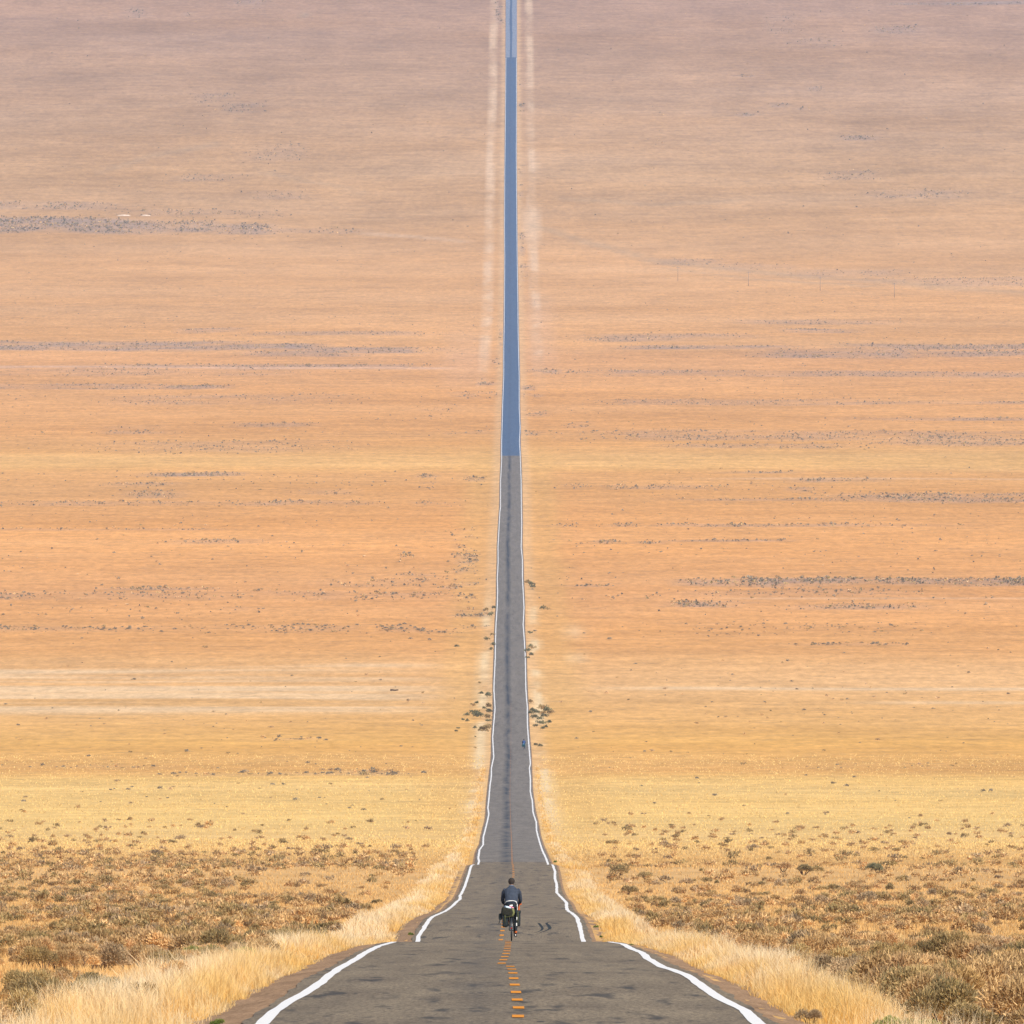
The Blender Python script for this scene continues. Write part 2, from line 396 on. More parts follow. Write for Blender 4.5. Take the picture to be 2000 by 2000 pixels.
def ground_colour(X, Y, U):
    py = y_of(np.maximum(Y, 160)); px = 1000+F*X/np.maximum(Y, 150)
    st = [(-3000, (.56, .345, .23)), (0, (.56, .345, .23)), (200, (.57, .36, .235)), (330, (.60, .38, .235)), (415, (.62, .39, .235)), (480, (.64, .40, .235)),
          (495, (.68, .42, .24)), (600, (.69, .43, .235)), (665, (.69, .42, .22)), (700, (.66, .39, .21)), (760, (.68, .40, .20)), (840, (.67, .39, .18)), (872, (.68, .41, .185)),
          (889, (.71, .465, .215)), (908, (.71, .465, .21)), (922, (.68, .41, .185)), (1000, (.67, .385, .165)), (1060, (.71, .405, .175)),
          (1160, (.66, .375, .165)), (1250, (.69, .41, .165)), (1270, (.70, .41, .165)), (1295, (.72, .44, .19)), (1330, (.71, .42, .175)), (1400, (.70, .42, .165)),
          (1450, (.69, .425, .14)), (1505, (.69, .41, .14)), (1520, (.76, .52, .185)), (1600, (.78, .55, .20)), (1650, (.72, .47, .17)),
          (1700, (.66, .41, .16)), (1840, (.64, .38, .14)), (2600, (.60, .36, .13))]
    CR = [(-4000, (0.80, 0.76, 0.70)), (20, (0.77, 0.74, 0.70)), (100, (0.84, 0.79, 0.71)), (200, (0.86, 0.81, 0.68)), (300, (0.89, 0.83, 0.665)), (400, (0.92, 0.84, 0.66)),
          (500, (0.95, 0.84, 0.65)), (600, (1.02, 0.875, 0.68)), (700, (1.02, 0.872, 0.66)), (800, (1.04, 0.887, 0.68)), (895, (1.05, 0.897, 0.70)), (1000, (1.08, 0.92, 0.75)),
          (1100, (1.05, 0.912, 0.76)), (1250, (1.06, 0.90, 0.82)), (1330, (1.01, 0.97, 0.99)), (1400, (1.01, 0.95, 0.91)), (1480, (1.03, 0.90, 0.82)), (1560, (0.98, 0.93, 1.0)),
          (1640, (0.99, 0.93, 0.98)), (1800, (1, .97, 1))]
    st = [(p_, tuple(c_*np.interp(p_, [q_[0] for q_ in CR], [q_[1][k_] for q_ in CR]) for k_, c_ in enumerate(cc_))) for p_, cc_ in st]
    ps = np.array([s[0] for s in st], float); cs_ = np.array([s[1] for s in st])
    wob = (fbm(X/120, Y/300, 71, 3)-0.5)*26
    q = py + wob*np.clip((1650-py)/300, 0.12, 1)*0.6
    col = np.stack([np.interp(q, ps, cs_[:, k]) for k in range(3)], -1)
    # long drifts of paler / darker grass
    a = fbm(X/260+5, Y/150, 81, 4)-0.5
    b = fbm(X/45, Y/60, 91, 4)-0.5
    v = 1 + 0.30*a + 0.22*b
    col = col*v[..., None]
    fs = sstep(7200, 8600, Y)
    m1 = fbm(X/55+3, Y/330, 141, 5)-0.5; m2 = fbm(X/14, Y/110, 151, 4)-0.5
    col = col*(1+fs*(0.20*m1+0.18*m2))[..., None]
    hue = fbm(X/200, Y/120, 101, 4)-0.5
    col = col*np.stack([1+0.05*hue, 1+0.14*hue, 1+0.34*hue], -1)
    def blend(mask, c):
        nonlocal col
        mask = np.clip(mask, 0, 1)[..., None]; col = col*(1-mask)+np.array(c)*mask
    # pale pinkish flats on the left
    k = fbm(X/130+9, Y/26, 111, 4)
    L = 1-sstep(700, 940, px)
    blend(sstep(1288, 1300, py)*(1-sstep(1385, 1400, py))*L*np.clip((k-.40)*4.5, 0, 1)*.75, (.80, .56, .33))
    blend(np.exp(-((py-1343)/3.0)**2)*sstep(1080, 1350, px)*.7, (.82, .59, .36))
    blend(np.exp(-((py-1372)/3.0)**2)*sstep(1600, 1800, px)*.5, (.82, .59, .36))
    blend(np.exp(-((py-934)/1.6)**2)*sstep(1300, 1500, px)*.35, (.80, .55, .36))
    blend(np.exp(-((py-719)/2.0)**2)*(1-sstep(850, 900, px))*.5, (.74, .50, .38))
    blend(np.exp(-((py-1166)/1.6)**2)*sstep(1350, 1500, px)*.5, (.78, .50, .30))
    blend(np.exp(-((py-1232)/14)**2)*np.exp(-((px-1120)/22)**2)*.5, (.80, .57, .34))
    blend(np.exp(-((py-1284)/10)**2)*np.exp(-((px-1122)/16)**2)*.6, (.82, .60, .36))
    # verge: bladed, smoother and more orange beside the road
    vg = (1-sstep(11, 17, np.abs(U)+3*(fbm(X/9, Y/60, 7, 3)-.5)))*sstep(1500, 2300, Y)*(1-sstep(5000, 5600, Y))
    blend(vg*.45, (.70, .40, .135))
    e = (1-sstep(4.5, 7.5, np.abs(U)))*sstep(1500, 2300, Y)
    blend(e*.55, (.73, .46, .24))
    blend(np.exp(-((np.abs(U)-5.6)/1.1)**2)*sstep(1700, 2400, Y)*(1-sstep(3500, 3900, Y))*np.clip((fbm(X/5, Y/90, 77, 3)-.42)*6, 0, 1)*.8, (.84, .64, .38))
    # cleared pale strips that run parallel to the far road
    r = fbm(X/6+3, Y/110, 121, 4)
    s1 = np.exp(-((U+11.5+1.5*(fbm(Y/260, Y*0, 3, 3)-.5))/2.3)**4)*sstep(6000, 7000, Y)
    s2 = np.exp(-((U-12.0+2.5*(fbm(Y/260, Y*0, 9, 3)-.5))/2.4)**4)*sstep(6000, 7000, Y)
    blend((s1*np.clip((r-.35)*4, 0.40, 1)+s2*np.clip((r-.38)*4, 0.30, 1))*.62, (.80, .56, .37))
    wide = np.exp(-((U+20)/9)**4)*np.exp(-((py-700)/55)**4)*(px < 990)
    blend(wide*.16, (.70, .46, .34))
    wide = np.exp(-((U-13)/7)**4)*np.exp(-((py-650)/75)**4)
    blend(wide*.18, (.70, .46, .34))
    blend(np.exp(-((U-11)/5)**4)*np.exp(-((py-440)/34)**4)*.6, (.82, .56, .36))
    # bare soil under the scrub belts
    d = density(X, Y)*(py < 1560)
    blend(d*.45, (.36, .26, .215))
    blend(density(X, Y, True)*(np.abs(U) > 45)*(py < 1200)*np.interp(py, [0, 600, 700, 900, 1200], [.35, .5, .62, .4, .3]), (.35, .27, .24))
    # washes wander over the far slope
    for (pts, wd, s) in (([(1040, 440), (1280, 505), (1560, 535), (1800, 555), (2300, 590)], 6.0, .30),
                         ([(520, 330), (620, 352), (700, 372)], 5, .2), ([(200, 330), (300, 300), (420, 280)], 5, .22),
                         ([(1300, 520), (1480, 545), (1700, 560)], 2, .3), ([(1100, 385), (1300, 392), (1440, 388)], 4, .2),
                         ([(592, 32), (600, 18), (618, -10)], 3, .4), ([(720, 445), (800, 455), (900, 470)], 3, -.35)):
        xs_ = [p[0] for p in pts]; ys_ = [p[1] for p in pts]
        yl = np.interp(px, xs_, ys_) + 5*(fbm(px/60, px*0, 13, 3)-.5)
        mk = np.exp(-((py-yl)/wd)**2)*sstep(xs_[0]-30, xs_[0]+10, px)*(1-sstep(xs_[-1]-10, xs_[-1]+30, px))
        if s > 0: blend(mk*s, (.36, .29, .21))
        else: blend(-mk*s, (.80, .58, .42))
    return np.clip(col, 0, .9)
GC = ground_colour(XX, YY, U)
nr, ncl = XX.shape
ii = np.arange(nr*ncl).reshape(nr, ncl)
quads = np.stack([ii[:-1, :-1], ii[:-1, 1:], ii[1:, 1:], ii[1:, :-1]], -1).reshape(-1, 4)
g_me = np_mesh('ground', np.stack([XX, YY, ZZ], -1).reshape(-1, 3), 4, quads, GC.reshape(-1, 3), True, [M_GROUND])
ground = mk_obj('ground', g_me)
tag(ground, 'dry straw-coloured plain sloping down and up again on both sides of the road', 'ground', kind='structure')

# ------------------------------------------------------------------ road, shoulders, painted lines
def strip(name, rws, offs, zoff, mats, mi=None, smooth=True, lateral=None):
    """offs: function Y -> array of x positions; zoff per column"""
    Xs = np.stack([o(rws) for o in offs], -1)
    Ys = np.repeat(rws[:, None], len(offs), 1)
    Zs = prof(Ys) + np.array(zoff)[None, :]
    n, k = Xs.shape; id_ = np.arange(n*k).reshape(n, k)
    q = np.stack([id_[:-1, :-1], id_[:-1, 1:], id_[1:, 1:], id_[1:, :-1]], -1).reshape(-1, 4)
    u = (Xs-cx(Ys))/8+0.5
    col = np.stack([u, u, u], -1).reshape(-1, 3)
    m = None
    if mi is not None:
        mm = np.repeat(mi(rws[:-1]+0.5*np.diff(rws))[:, None], k-1, 1); m = mm.ravel()
    return np_mesh(name, np.stack([Xs, Ys, Zs], -1).reshape(-1, 3), 4, q, col, smooth, mats, m)
rr = rows[(rows > -90) & (rows < 12950)]
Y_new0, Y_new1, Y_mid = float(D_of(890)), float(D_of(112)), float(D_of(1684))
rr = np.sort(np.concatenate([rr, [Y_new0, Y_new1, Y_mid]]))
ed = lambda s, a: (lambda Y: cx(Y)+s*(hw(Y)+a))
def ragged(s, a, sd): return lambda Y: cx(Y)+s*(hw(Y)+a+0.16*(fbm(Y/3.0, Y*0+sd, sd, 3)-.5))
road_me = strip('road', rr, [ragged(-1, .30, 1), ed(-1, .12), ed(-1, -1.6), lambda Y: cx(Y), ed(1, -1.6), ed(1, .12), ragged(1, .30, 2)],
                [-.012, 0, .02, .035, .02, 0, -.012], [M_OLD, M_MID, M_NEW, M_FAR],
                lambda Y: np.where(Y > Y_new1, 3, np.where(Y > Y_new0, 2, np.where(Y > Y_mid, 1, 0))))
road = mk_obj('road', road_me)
tag(road, 'long straight two-lane asphalt road dropping into a valley and climbing the far slope', 'road', kind='structure')
for s, nm in ((-1, 'left'), (1, 'right')):
    a = .62 if s < 0 else .50
    outer = lambda Y, s=s, a=a: cx(Y)+s*(hw(Y)+a+np.interp(Y, [0, 700, 1600, 3000], [.50, .42, .16, .04])+.30*(fbm(Y/4.0, Y*0+5+s, 5+s, 4)-.5))
    me = strip('gravel_shoulder', rr, [ed(s, .10), ragged(s, .34, 8), outer], [-.03, -.035, -.12], [M_GRAVEL])
    o = mk_obj('gravel_shoulder', me)
    tag(o, 'strip of brown gravel along the %s edge of the road' % nm, 'gravel shoulder', kind='structure')
lr = rr[(rr > -80) & (rr < 12800)]
lr = np.sort(np.unique(np.concatenate([lr, LD, RD, np.arange(200, 1500, 1.25)])))
def lwid(Y): return np.interp(Y, [0, 300, 1500, 3500, 9000], [.085, .09, .092, .10, .11])*(1+.35*(fbm(Y/7, Y*0, 55, 3)-.5))
for f, nm, sd in ((lx, 'left', 1), (rx, 'right', 2)):
    wv = lambda Y, f=f, sd=sd: f(Y)+0.05*(fbm(Y/11.0, Y*0+sd, 60+sd, 3)-.5)
    le = lr[lr < Y_new1]
    me = strip('edge_line', le, [lambda Y, wv=wv: wv(Y)-lwid(Y), lambda Y, wv=wv: wv(Y)+lwid(Y)], [.012, .012], [M_WHITE])
    # ride 8 mm above the pavement whatever its camber
    o = mk_obj('edge_line', me)
    tag(o, 'wavering white painted line on the %s edge of the road' % nm, 'road marking', kind='structure')
# camber under the lines: follow it
def camber(x, Y):
    u = np.abs(x-cx(Y)); h = hw(Y)
    return np.interp(u/h, [0, .5, 1.035, 1.09], [.035, .02, 0, -.012])
for o in C.objects:
    if o.name.startswith('edge_line'):
        n = len(o.data.vertices); co = np.empty(n*3, np.float32); o.data.vertices.foreach_get('co', co); co = co.reshape(-1, 3)
        co[:, 2] = prof(co[:, 1]) + camber(co[:, 0], co[:, 1]) + .008
        o.data.vertices.foreach_set('co', co.ravel()); o.data.update()
# yellow centre dashes
YC = [(1011, 2000), (1013, 1975), (1009, 1950), (1004, 1920), (1001, 1900), (996, 1890), (979, 1887), (984, 1876), (990, 1862), (993, 1843),
      (978, 1838), (980, 1828), (983, 1810), (990, 1780), (998, 1740), (1003, 1710), (1000, 1680), (999, 1640), (997, 1600), (996, 1550), (997, 1500),
      (998, 1440), (998, 1400), (998, 1300)]
yd, yx = to_world(YC)
def yl(Y): return np.interp(Y, yd, yx)
V = []; Q = []
Ycur = 20.0; kq = 0
while Ycur < 3050:
    L = 3.4
    seg = np.linspace(Ycur, Ycur+L, 4)
    ww = float(np.interp(Ycur, [0, 400, 1000, 1500, 2800], [.075, .085, .085, .06, .02]))
    base = len(V)
    for yy in seg:
        for s in (-1, 1):
            x = float(yl(yy))+s*ww
            V.append((x, yy, float(prof(yy)+camber(x, yy)+.008)))
    for k in range(3): Q.append((base+2*k, base+2*k+1, base+2*k+3, base+2*k+2))
    Ycur += 12.2
me = np_mesh('centre_line', V, 4, np.array(Q), None, False, [M_YELL])
tag(mk_obj('centre_line', me), 'broken orange-yellow centre line of the road', 'road marking', kind='structure')
# narrow dark tar seam on the far pale stretch, up to the top of the view
ts = rr[(rr > Y_new1-2)]
wv = lambda Y: cx(Y)-.25+.5*(fbm(Y/120, Y*0, 88, 3)-.5)
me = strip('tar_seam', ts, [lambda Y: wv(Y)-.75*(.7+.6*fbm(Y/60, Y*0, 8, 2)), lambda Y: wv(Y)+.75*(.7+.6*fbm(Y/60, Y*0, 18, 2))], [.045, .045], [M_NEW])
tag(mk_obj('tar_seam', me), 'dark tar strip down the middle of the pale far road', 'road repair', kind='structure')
# a pair of dark curved tyre marks just past the first crest
M_SKID = flat_mat('tyre_rubber_mark', (.028, .034, .036), .8, .1, var=.3, scale=3)
for pts in ([(1052, 1804, 4), (1054, 1806, 5), (1057, 1810, 5), (1060, 1814, 5), (1058, 1818, 4), (1050, 1821.5, 2.2), (1040, 1824, .8)],
            [(1075, 1801, .8), (1067, 1804, 4.5), (1070, 1807, 6), (1074, 1812, 7), (1074, 1815, 6), (1066, 1819, 3.5), (1056, 1822.5, 1.8), (1046, 1825.5, .7)]):
    V = []; Q = []
    pa = np.array(pts, float); D = D_of(pa[:, 1])
    t = np.linspace(0, len(pa)-1, 40); k = np.arange(len(pa))
    for tt in t:
        px = np.interp(tt, k, pa[:, 0]); dd = np.interp(tt, k, D); ww = np.interp(tt, k, pa[:, 2])
        for s in (-.5, .5):
            x = (px-1000+s*ww)*dd/F
            V.append((x, dd, float(prof(dd)+camber(x, dd)+.006)))
    for q in range(39): Q.append((2*q, 2*q+1, 2*q+3, 2*q+2))
    me = np_mesh('tyre_mark', V, 4, np.array(Q), None, False, [M_SKID])
    tag(mk_obj('tyre_mark', me), 'black S-shaped tyre mark on the right lane past the crest', 'tyre mark', 'pair of tyre marks on the road', kind='structure')

# ------------------------------------------------------------------ haze
hm = bpy.data.materials.new('haze'); hm.use_nodes = True; nt = hm.node_tree
for n in list(nt.nodes): nt.nodes.remove(n)
out = nt.nodes.new('ShaderNodeOutputMaterial'); pv = nt.nodes.new('ShaderNodeVolumePrincipled')
pv.inputs['Color'].default_value = (0.42, 0.60, 1.0, 1); pv.inputs['Density'].default_value = 2.6e-5
pv.inputs['Anisotropy'].default_value = 0.0
lk(nt, pv.outputs[0], out.inputs['Volume'])
x0, x1, y0, y1 = -2400, 2400, -150, 13100
z0, z1 = float(ZZ.min())-3.0, float(ZZ.max())+15.0
hv = [(x, y, z) for z in (z0, z1) for y in (y0, y1) for x in (x0, x1)]
hf = [(0, 2, 3, 1), (4, 5, 7, 6), (0, 1, 5, 4), (2, 6, 7, 3), (0, 4, 6, 2), (1, 3, 7, 5)]
me = bpy.data.meshes.new('haze'); me.from_pydata(hv, [], hf); me.materials.append(hm); me.update()
tag(mk_obj('haze', me), 'pale blue haze that fades the far slope', 'haze', kind='stuff')

# ------------------------------------------------------------------ plants
def blades(x, y, z, h, wd, col_b, col_t, lean=0.3, bend=0.0):
    """one tapering two-piece blade per point: returns tri verts, idx, colours"""
    n = len(x); a = rng.uniform(0, 2*np.pi, n); la = rng.uniform(0, 2*np.pi, n); l = np.abs(rng.normal(0, lean, n))*h
    dx, dy = np.cos(a)*wd/2, np.sin(a)*wd/2
    tx, ty = np.cos(la)*l, np.sin(la)*l
    V = np.empty((n, 5, 3), np.float32)
    V[:, 0] = np.stack([x-dx, y-dy, z], -1); V[:, 1] = np.stack([x+dx, y+dy, z], -1)
    V[:, 2] = np.stack([x-dx*.85+tx*.35, y-dy*.85+ty*.35, z+h*.55], -1); V[:, 3] = np.stack([x+dx*.85+tx*.35, y+dy*.85+ty*.35, z+h*.55], -1)
    V[:, 4] = np.stack([x+tx, y+ty, z+h], -1)
    b = (np.arange(n)*5)[:, None]
    T = np.concatenate([b+np.array([[0, 1, 3]]), b+np.array([[0, 3, 2]]), b+np.array([[2, 3, 4]])], 1).reshape(-1, 3)
    cc_ = np.empty((n, 5, 3), np.float32)
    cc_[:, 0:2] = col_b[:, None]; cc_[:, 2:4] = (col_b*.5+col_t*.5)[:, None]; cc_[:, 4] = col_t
    return V.reshape(-1, 3), T, cc_.reshape(-1, 3)

def grass_object(name, parts, label):
    Vs, Ts, Cs = [], [], []; o = 0
    for V, T, Cc in parts:
        Vs.append(V); Ts.append(T+o); Cs.append(Cc); o += len(V)
    me = np_mesh(name, np.concatenate(Vs), 3, np.concatenate(Ts), np.concatenate(Cs), False, [M_GRASS])
    return tag(mk_obj(name, me), label, 'grass', kind='stuff')

def inner_edge(s, Y): return (hw(Y)+(.95 if s < 0 else .78))
def verge_w(s, Y):      # how wide the tall grass is
    return np.interp(Y, [150, 450, 900, 1500, 2200], [2.4, 2.3, 2.3, 1.6, .9] if s < 0 else [1.5, 1.8, 1.8, 1.2, .7])
for s, nm in ((-1, 'left'), (1, 'right')):
    parts = []
    for (ya, yb, dens_) in ((150, 320, 150), (320, 600, 75), (600, 1100, 30), (1100, 1700, 12), (1700, 2600, 5)):
        W = 3.6; n = int((yb-ya)*W*dens_)
        y = rng.uniform(ya, yb, n); t = rng.uniform(0, 1, n)
        v = verge_w(s, y)*(0.8+0.5*fbm(y/14, y*0+s, 66, 3))
        t = t*W; u = inner_edge(s, y)+t+0.25*(fbm(y/2.2, y*0+s, 67, 2)-.5)
        x = cx(y)+s*u
        keep = (rng.uniform(0, 1, n) < np.where(t < v, 1, np.exp(-(t-v)/(.20 if s > 0 else .28))))
        cl = fbm(x/.55, y/1.1, 68, 3)
        keep &= rng.uniform(0, 1, n) < np.clip((cl-.32)*3.2, .05, 1)*np.clip((fbm(x/1.6, y/12, 168, 3)-.28)*4, .12, 1)
        x, y, t, v, cl = x[keep], y[keep], t[keep], v[keep], cl[keep]; n = len(x)
        h = (.14+.36*np.clip(np.minimum(t/.7, (v+.4-t)/.7), .0, 1))*rng.uniform(.65, 1.25, n)*(.35+1.25*cl)
        wd = np.maximum(.005, y/15360*.55)*rng.uniform(.6, 1.4, n)
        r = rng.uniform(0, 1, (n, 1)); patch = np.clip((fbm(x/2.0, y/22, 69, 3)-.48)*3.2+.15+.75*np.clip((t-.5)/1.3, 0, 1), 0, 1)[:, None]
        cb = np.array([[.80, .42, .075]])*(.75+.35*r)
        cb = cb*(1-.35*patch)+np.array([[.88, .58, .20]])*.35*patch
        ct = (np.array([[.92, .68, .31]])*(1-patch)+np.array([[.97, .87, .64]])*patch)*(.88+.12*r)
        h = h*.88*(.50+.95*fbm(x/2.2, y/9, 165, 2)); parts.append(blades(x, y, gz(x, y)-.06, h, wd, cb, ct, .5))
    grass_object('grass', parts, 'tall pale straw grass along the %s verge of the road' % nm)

# low straw grass between the shrubs
parts = []
for (ya, yb, dens_) in ((190, 380, 26), (380, 700, 9), (700, 1100, 3.2), (1100, 1800, 1.4), (1800, 2700, .45)):
    ymid = yb; half = yb/F*1120+8
    n = int((yb-ya)*2*half*dens_)
    y = rng.uniform(ya, yb, n); x = rng.uniform(-half, half, n)
    keep = (np.abs(x) < y/F*1120+7.5) & (np.abs(x-cx(y)) > hw(y)+1.4)
    cl = fbm(x/1.3, y/2.5, 70, 3); keep &= rng.uniform(0, 1, n) < np.clip((cl-.3)*3.2, .05, 1)
    x, y, cl = x[keep], y[keep], cl[keep]; n = len(x)
    h = rng.uniform(.08, .24, n)*(.6+.8*cl); wd = np.maximum(.008, y/15360*.85)*rng.uniform(.7, 1.4, n)
    r = rng.uniform(0, 1, (n, 1)); far = sstep(1300, 1800, y)[:, None]
    cb = (np.array([[.62, .37, .13]])*(1-far)+np.array([[.78, .54, .20]])*far)*(.75+.4*r)
    ct = (np.array([[.76, .50, .22]])*(1-far)+np.array([[.84, .61, .27]])*far)*(.8+.3*r)
    parts.append(blades(x, y, gz(x, y)-.06, h, wd, cb, ct, .45))
grass_object('field_grass', parts, 'short orange straw grass covering the field between the shrubs')

PAL = {
 'brown': [(.56, .37, .19), (.72, .48, .25), (.80, .55, .30), (.40, .27, .16), (.57, .37, .21)],
 'olive': [(.36, .27, .13), (.50, .36, .18), (.64, .44, .24), (.27, .21, .12), (.43, .31, .16)],
 'grey':  [(.44, .31, .20), (.60, .43, .28), (.68, .48, .31), (.33, .25, .17), (.48, .35, .23)],
 'green': [(.24, .26, .07), (.34, .35, .10), (.44, .42, .15), (.15, .17, .06), (.30, .29, .11)],
 'rust':  [(.60, .39, .18), (.70, .46, .23), (.46, .30, .15), (.66, .44, .23)],
 'yellow': [(.72, .40, .03), (.62, .36, .04), (.80, .47, .05), (.38, .30, .07)],
 'weed':  [(.18, .25, .05), (.26, .32, .07), (.13, .18, .04)],
 'bush':  [(.22, .21, .11), (.30, .27, .15), (.17, .165, .10)],
 'far':   [(.31, .26, .18), (.38, .31, .22), (.24, .205, .15)],
}
for k_ in ('brown', 'olive', 'grey', 'rust'): PAL[k_] = [(a*1.03, b*1.02, c*.90) for a, b, c in PAL[k_]]
def shrub_arrays(nl, seed, pal, leaf=(.035, .11), lobes=5, flat=1.0):
    """unit shrub: radius about .5, height about .6; nl sliver leaves in lobed clumps"""
    r = np.random.default_rng(seed)
    lc = np.stack([r.uniform(-.30, .30, lobes), r.uniform(-.30, .30, lobes), r.uniform(.16, .34, lobes)*flat], -1)
    lr_ = r.uniform(.16, .27, lobes)
    k = r.integers(0, lobes, nl)
    d = r.normal(0, 1, (nl, 3)); d /= np.linalg.norm(d, axis=1)[:, None]; d[:, 2] = np.abs(d[:, 2])*1.0-.25
    rad = r.uniform(.35, 1.08, nl)**.6
    c = lc[k]+d*(lr_[k]*rad)[:, None]
    c[:, 2] = np.maximum(c[:, 2], .02)
    up = d*.8+np.array([0, 0, .45])+r.normal(0, .45, (nl, 3)); up /= np.linalg.norm(up, axis=1)[:, None]
    sd = np.cross(up, r.normal(0, 1, (nl, 3))); sd /= np.linalg.norm(sd, axis=1)[:, None]
    w_, h_ = leaf
    ww = w_*r.uniform(.6, 1.4, nl)[:, None]; h2 = h_*r.uniform(.6, 1.5, nl)[:, None]
    V = np.stack([c-sd*ww/2, c+sd*ww/2, c+up*h2+sd*ww*.25, c+up*h2-sd*ww*.25], 1)
    T = np.arange(nl*4).reshape(nl, 4)
    pa = np.array(pal); lobe_c = r.integers(0, len(pa), lobes)
    ci = np.where(r.uniform(0, 1, nl) < .55, lobe_c[k], r.integers(0, len(pa), nl))
    col = pa[ci]*r.uniform(.75, 1.25, (nl, 1))*r.uniform(.72, 1.12, lobes)[k][:, None]
    return V.reshape(-1, 3), T, np.repeat(col, 4, 0)

def stem_mesh(seed):
    r = random.Random(seed); V = []; Q = []
    for k in range(9):
        a = r.uniform(0, 6.28); rad = r.uniform(.12, .34); top = Vector((math.cos(a)*rad, math.sin(a)*rad, r.uniform(.22, .42)))
        b0 = Vector((math.cos(a)*.03, math.sin(a)*.03, -.05)); mid = (b0+top)/2+Vector((r.uniform(-.04, .04), r.uniform(-.04, .04), .03))
        ring = []
        for p, rr_ in ((b0, .016), (mid, .011), (top, .004)):
            s0 = len(V)
            for j in range(5):
                t = j/5*6.283; V.append((p.x+math.cos(t)*rr_, p.y+math.sin(t)*rr_, p.z))
            ring.append(s0)
        for u0, u1 in ((ring[0], ring[1]), (ring[1], ring[2])):
            for j in range(5): Q.append((u0+j, u0+(j+1) % 5, u1+(j+1) % 5, u1+j))
    return np_mesh('shrub_stems', np.array(V), 4, np.array(Q), None, False, [M_STEM])

PROTO = {}
def proto(kind, var, tier):
    key = (kind, var, tier)
    if key not in PROTO:
        nl, leaf = {0: (4200, (.013, .040)), 1: (1500, (.024, .06)), 2: (320, (.05, .10)), 3: (80, (.10, .15)), 4: (16, (.24, .26))}[tier]
        V, T, Cc = shrub_arrays(nl, hash(key) % 1 + 97*var+13*tier+len(kind)*7+ord(kind[0]), PAL[kind], leaf, 4+var % 4)
        PROTO[key] = (V, T, Cc)
    return PROTO[key]
PMESH = {}
def proto_mesh(kind, var, tier):
    key = (kind, var, tier)
    if key not in PMESH:
        V, T, Cc = proto(kind, var, tier)
        PMESH[key] = np_mesh('shrub_foliage', V, 4, T, Cc, False, [M_SHRUB])
    return PMESH[key]
STEMS = [stem_mesh(k) for k in range(3)]

def shrub_thing(x, y, width, height, kind, label, group=None, tier=0, var=None, name='sagebrush', cat='shrub', stems=True):
    var = random.randrange(4) if var is None else var
    rz = random.uniform(0, 6.28)
    z = float(gz(np.array(x), np.array(y)))-.07
    sc = (width/1.0, width/1.0, height/.58)
    if stems:
        r = empty(name, (x, y, z), rz); r.scale = sc
        mk_obj('foliage', proto_mesh(kind, var, tier), r)
        mk_obj('stems', STEMS[var % 3], r)
    else:
        r = mk_obj(name, proto_mesh(kind, var, tier)); r.location = (x, y, z); r.rotation_euler = (0, 0, rz); r.scale = sc
    return tag(r, label, cat, group)

def at(px, py):
    D = float(D_of(py)); return (px-1000)*D/F, D

# scrub population, nearest first
def scrub_prob(x, y):
    px = 1000+F*x/y; s = np.sign(x); u = np.abs(x-cx(y))
    inner = np.where(s < 0, np.interp(y, [200, 360, 700, 1100, 1700], [5.6, 5.4, 6.9, 7.2, 9.0]), np.interp(y, [200, 300, 450, 700, 1200, 1700], [5.2, 5.3, 6.3, 5.8, 6.4, 9]))
    a = sstep(0, 1.1, u-inner)
    n = fbm(x/4.5, y/11, 44, 3); n2 = fbm(x/16, y/60, 45, 3)
    fade = np.where(s < 0, 1-sstep(1250, 1720, y), 1-sstep(900, 1500, y))
    core = np.clip((n-.38)*3.2, .0, 1)*np.clip((n2-.34)*3.4, .05, 1)*fade*np.interp(y, [400, 800, 1300], [1, .45, .28])
    sparse = .035*(1-sstep(1750, 2250, y))*np.clip((n-.35)*3, .1, 1)
    near_l = np.where((s < 0), np.interp(y, [190, 330, 420], [.25, .45, 1]), np.interp(y, [190, 250, 300], [.7, 1, 1]))
    return a*np.clip(core*near_l+sparse, 0, 1)
cand = []
for (ya, yb) in ((190, 450), (450, 900), (900, 1500), (1500, 2300)):
    half = yb/F*1120+8; rho = {450: 1.0, 900: .62, 1500: .42, 2300: .32}[yb]
    n = int((yb-ya)*2*half*rho)
    y = rng.uniform(ya, yb, n); x = rng.uniform(-half, half, n)
    k = (np.abs(x) < y/F*1120+7.5) & (rng.uniform(0, 1, n) < scrub_prob(x, y))
    cand.append(np.stack([x[k], y[k]], -1))
cand = np.concatenate(cand)
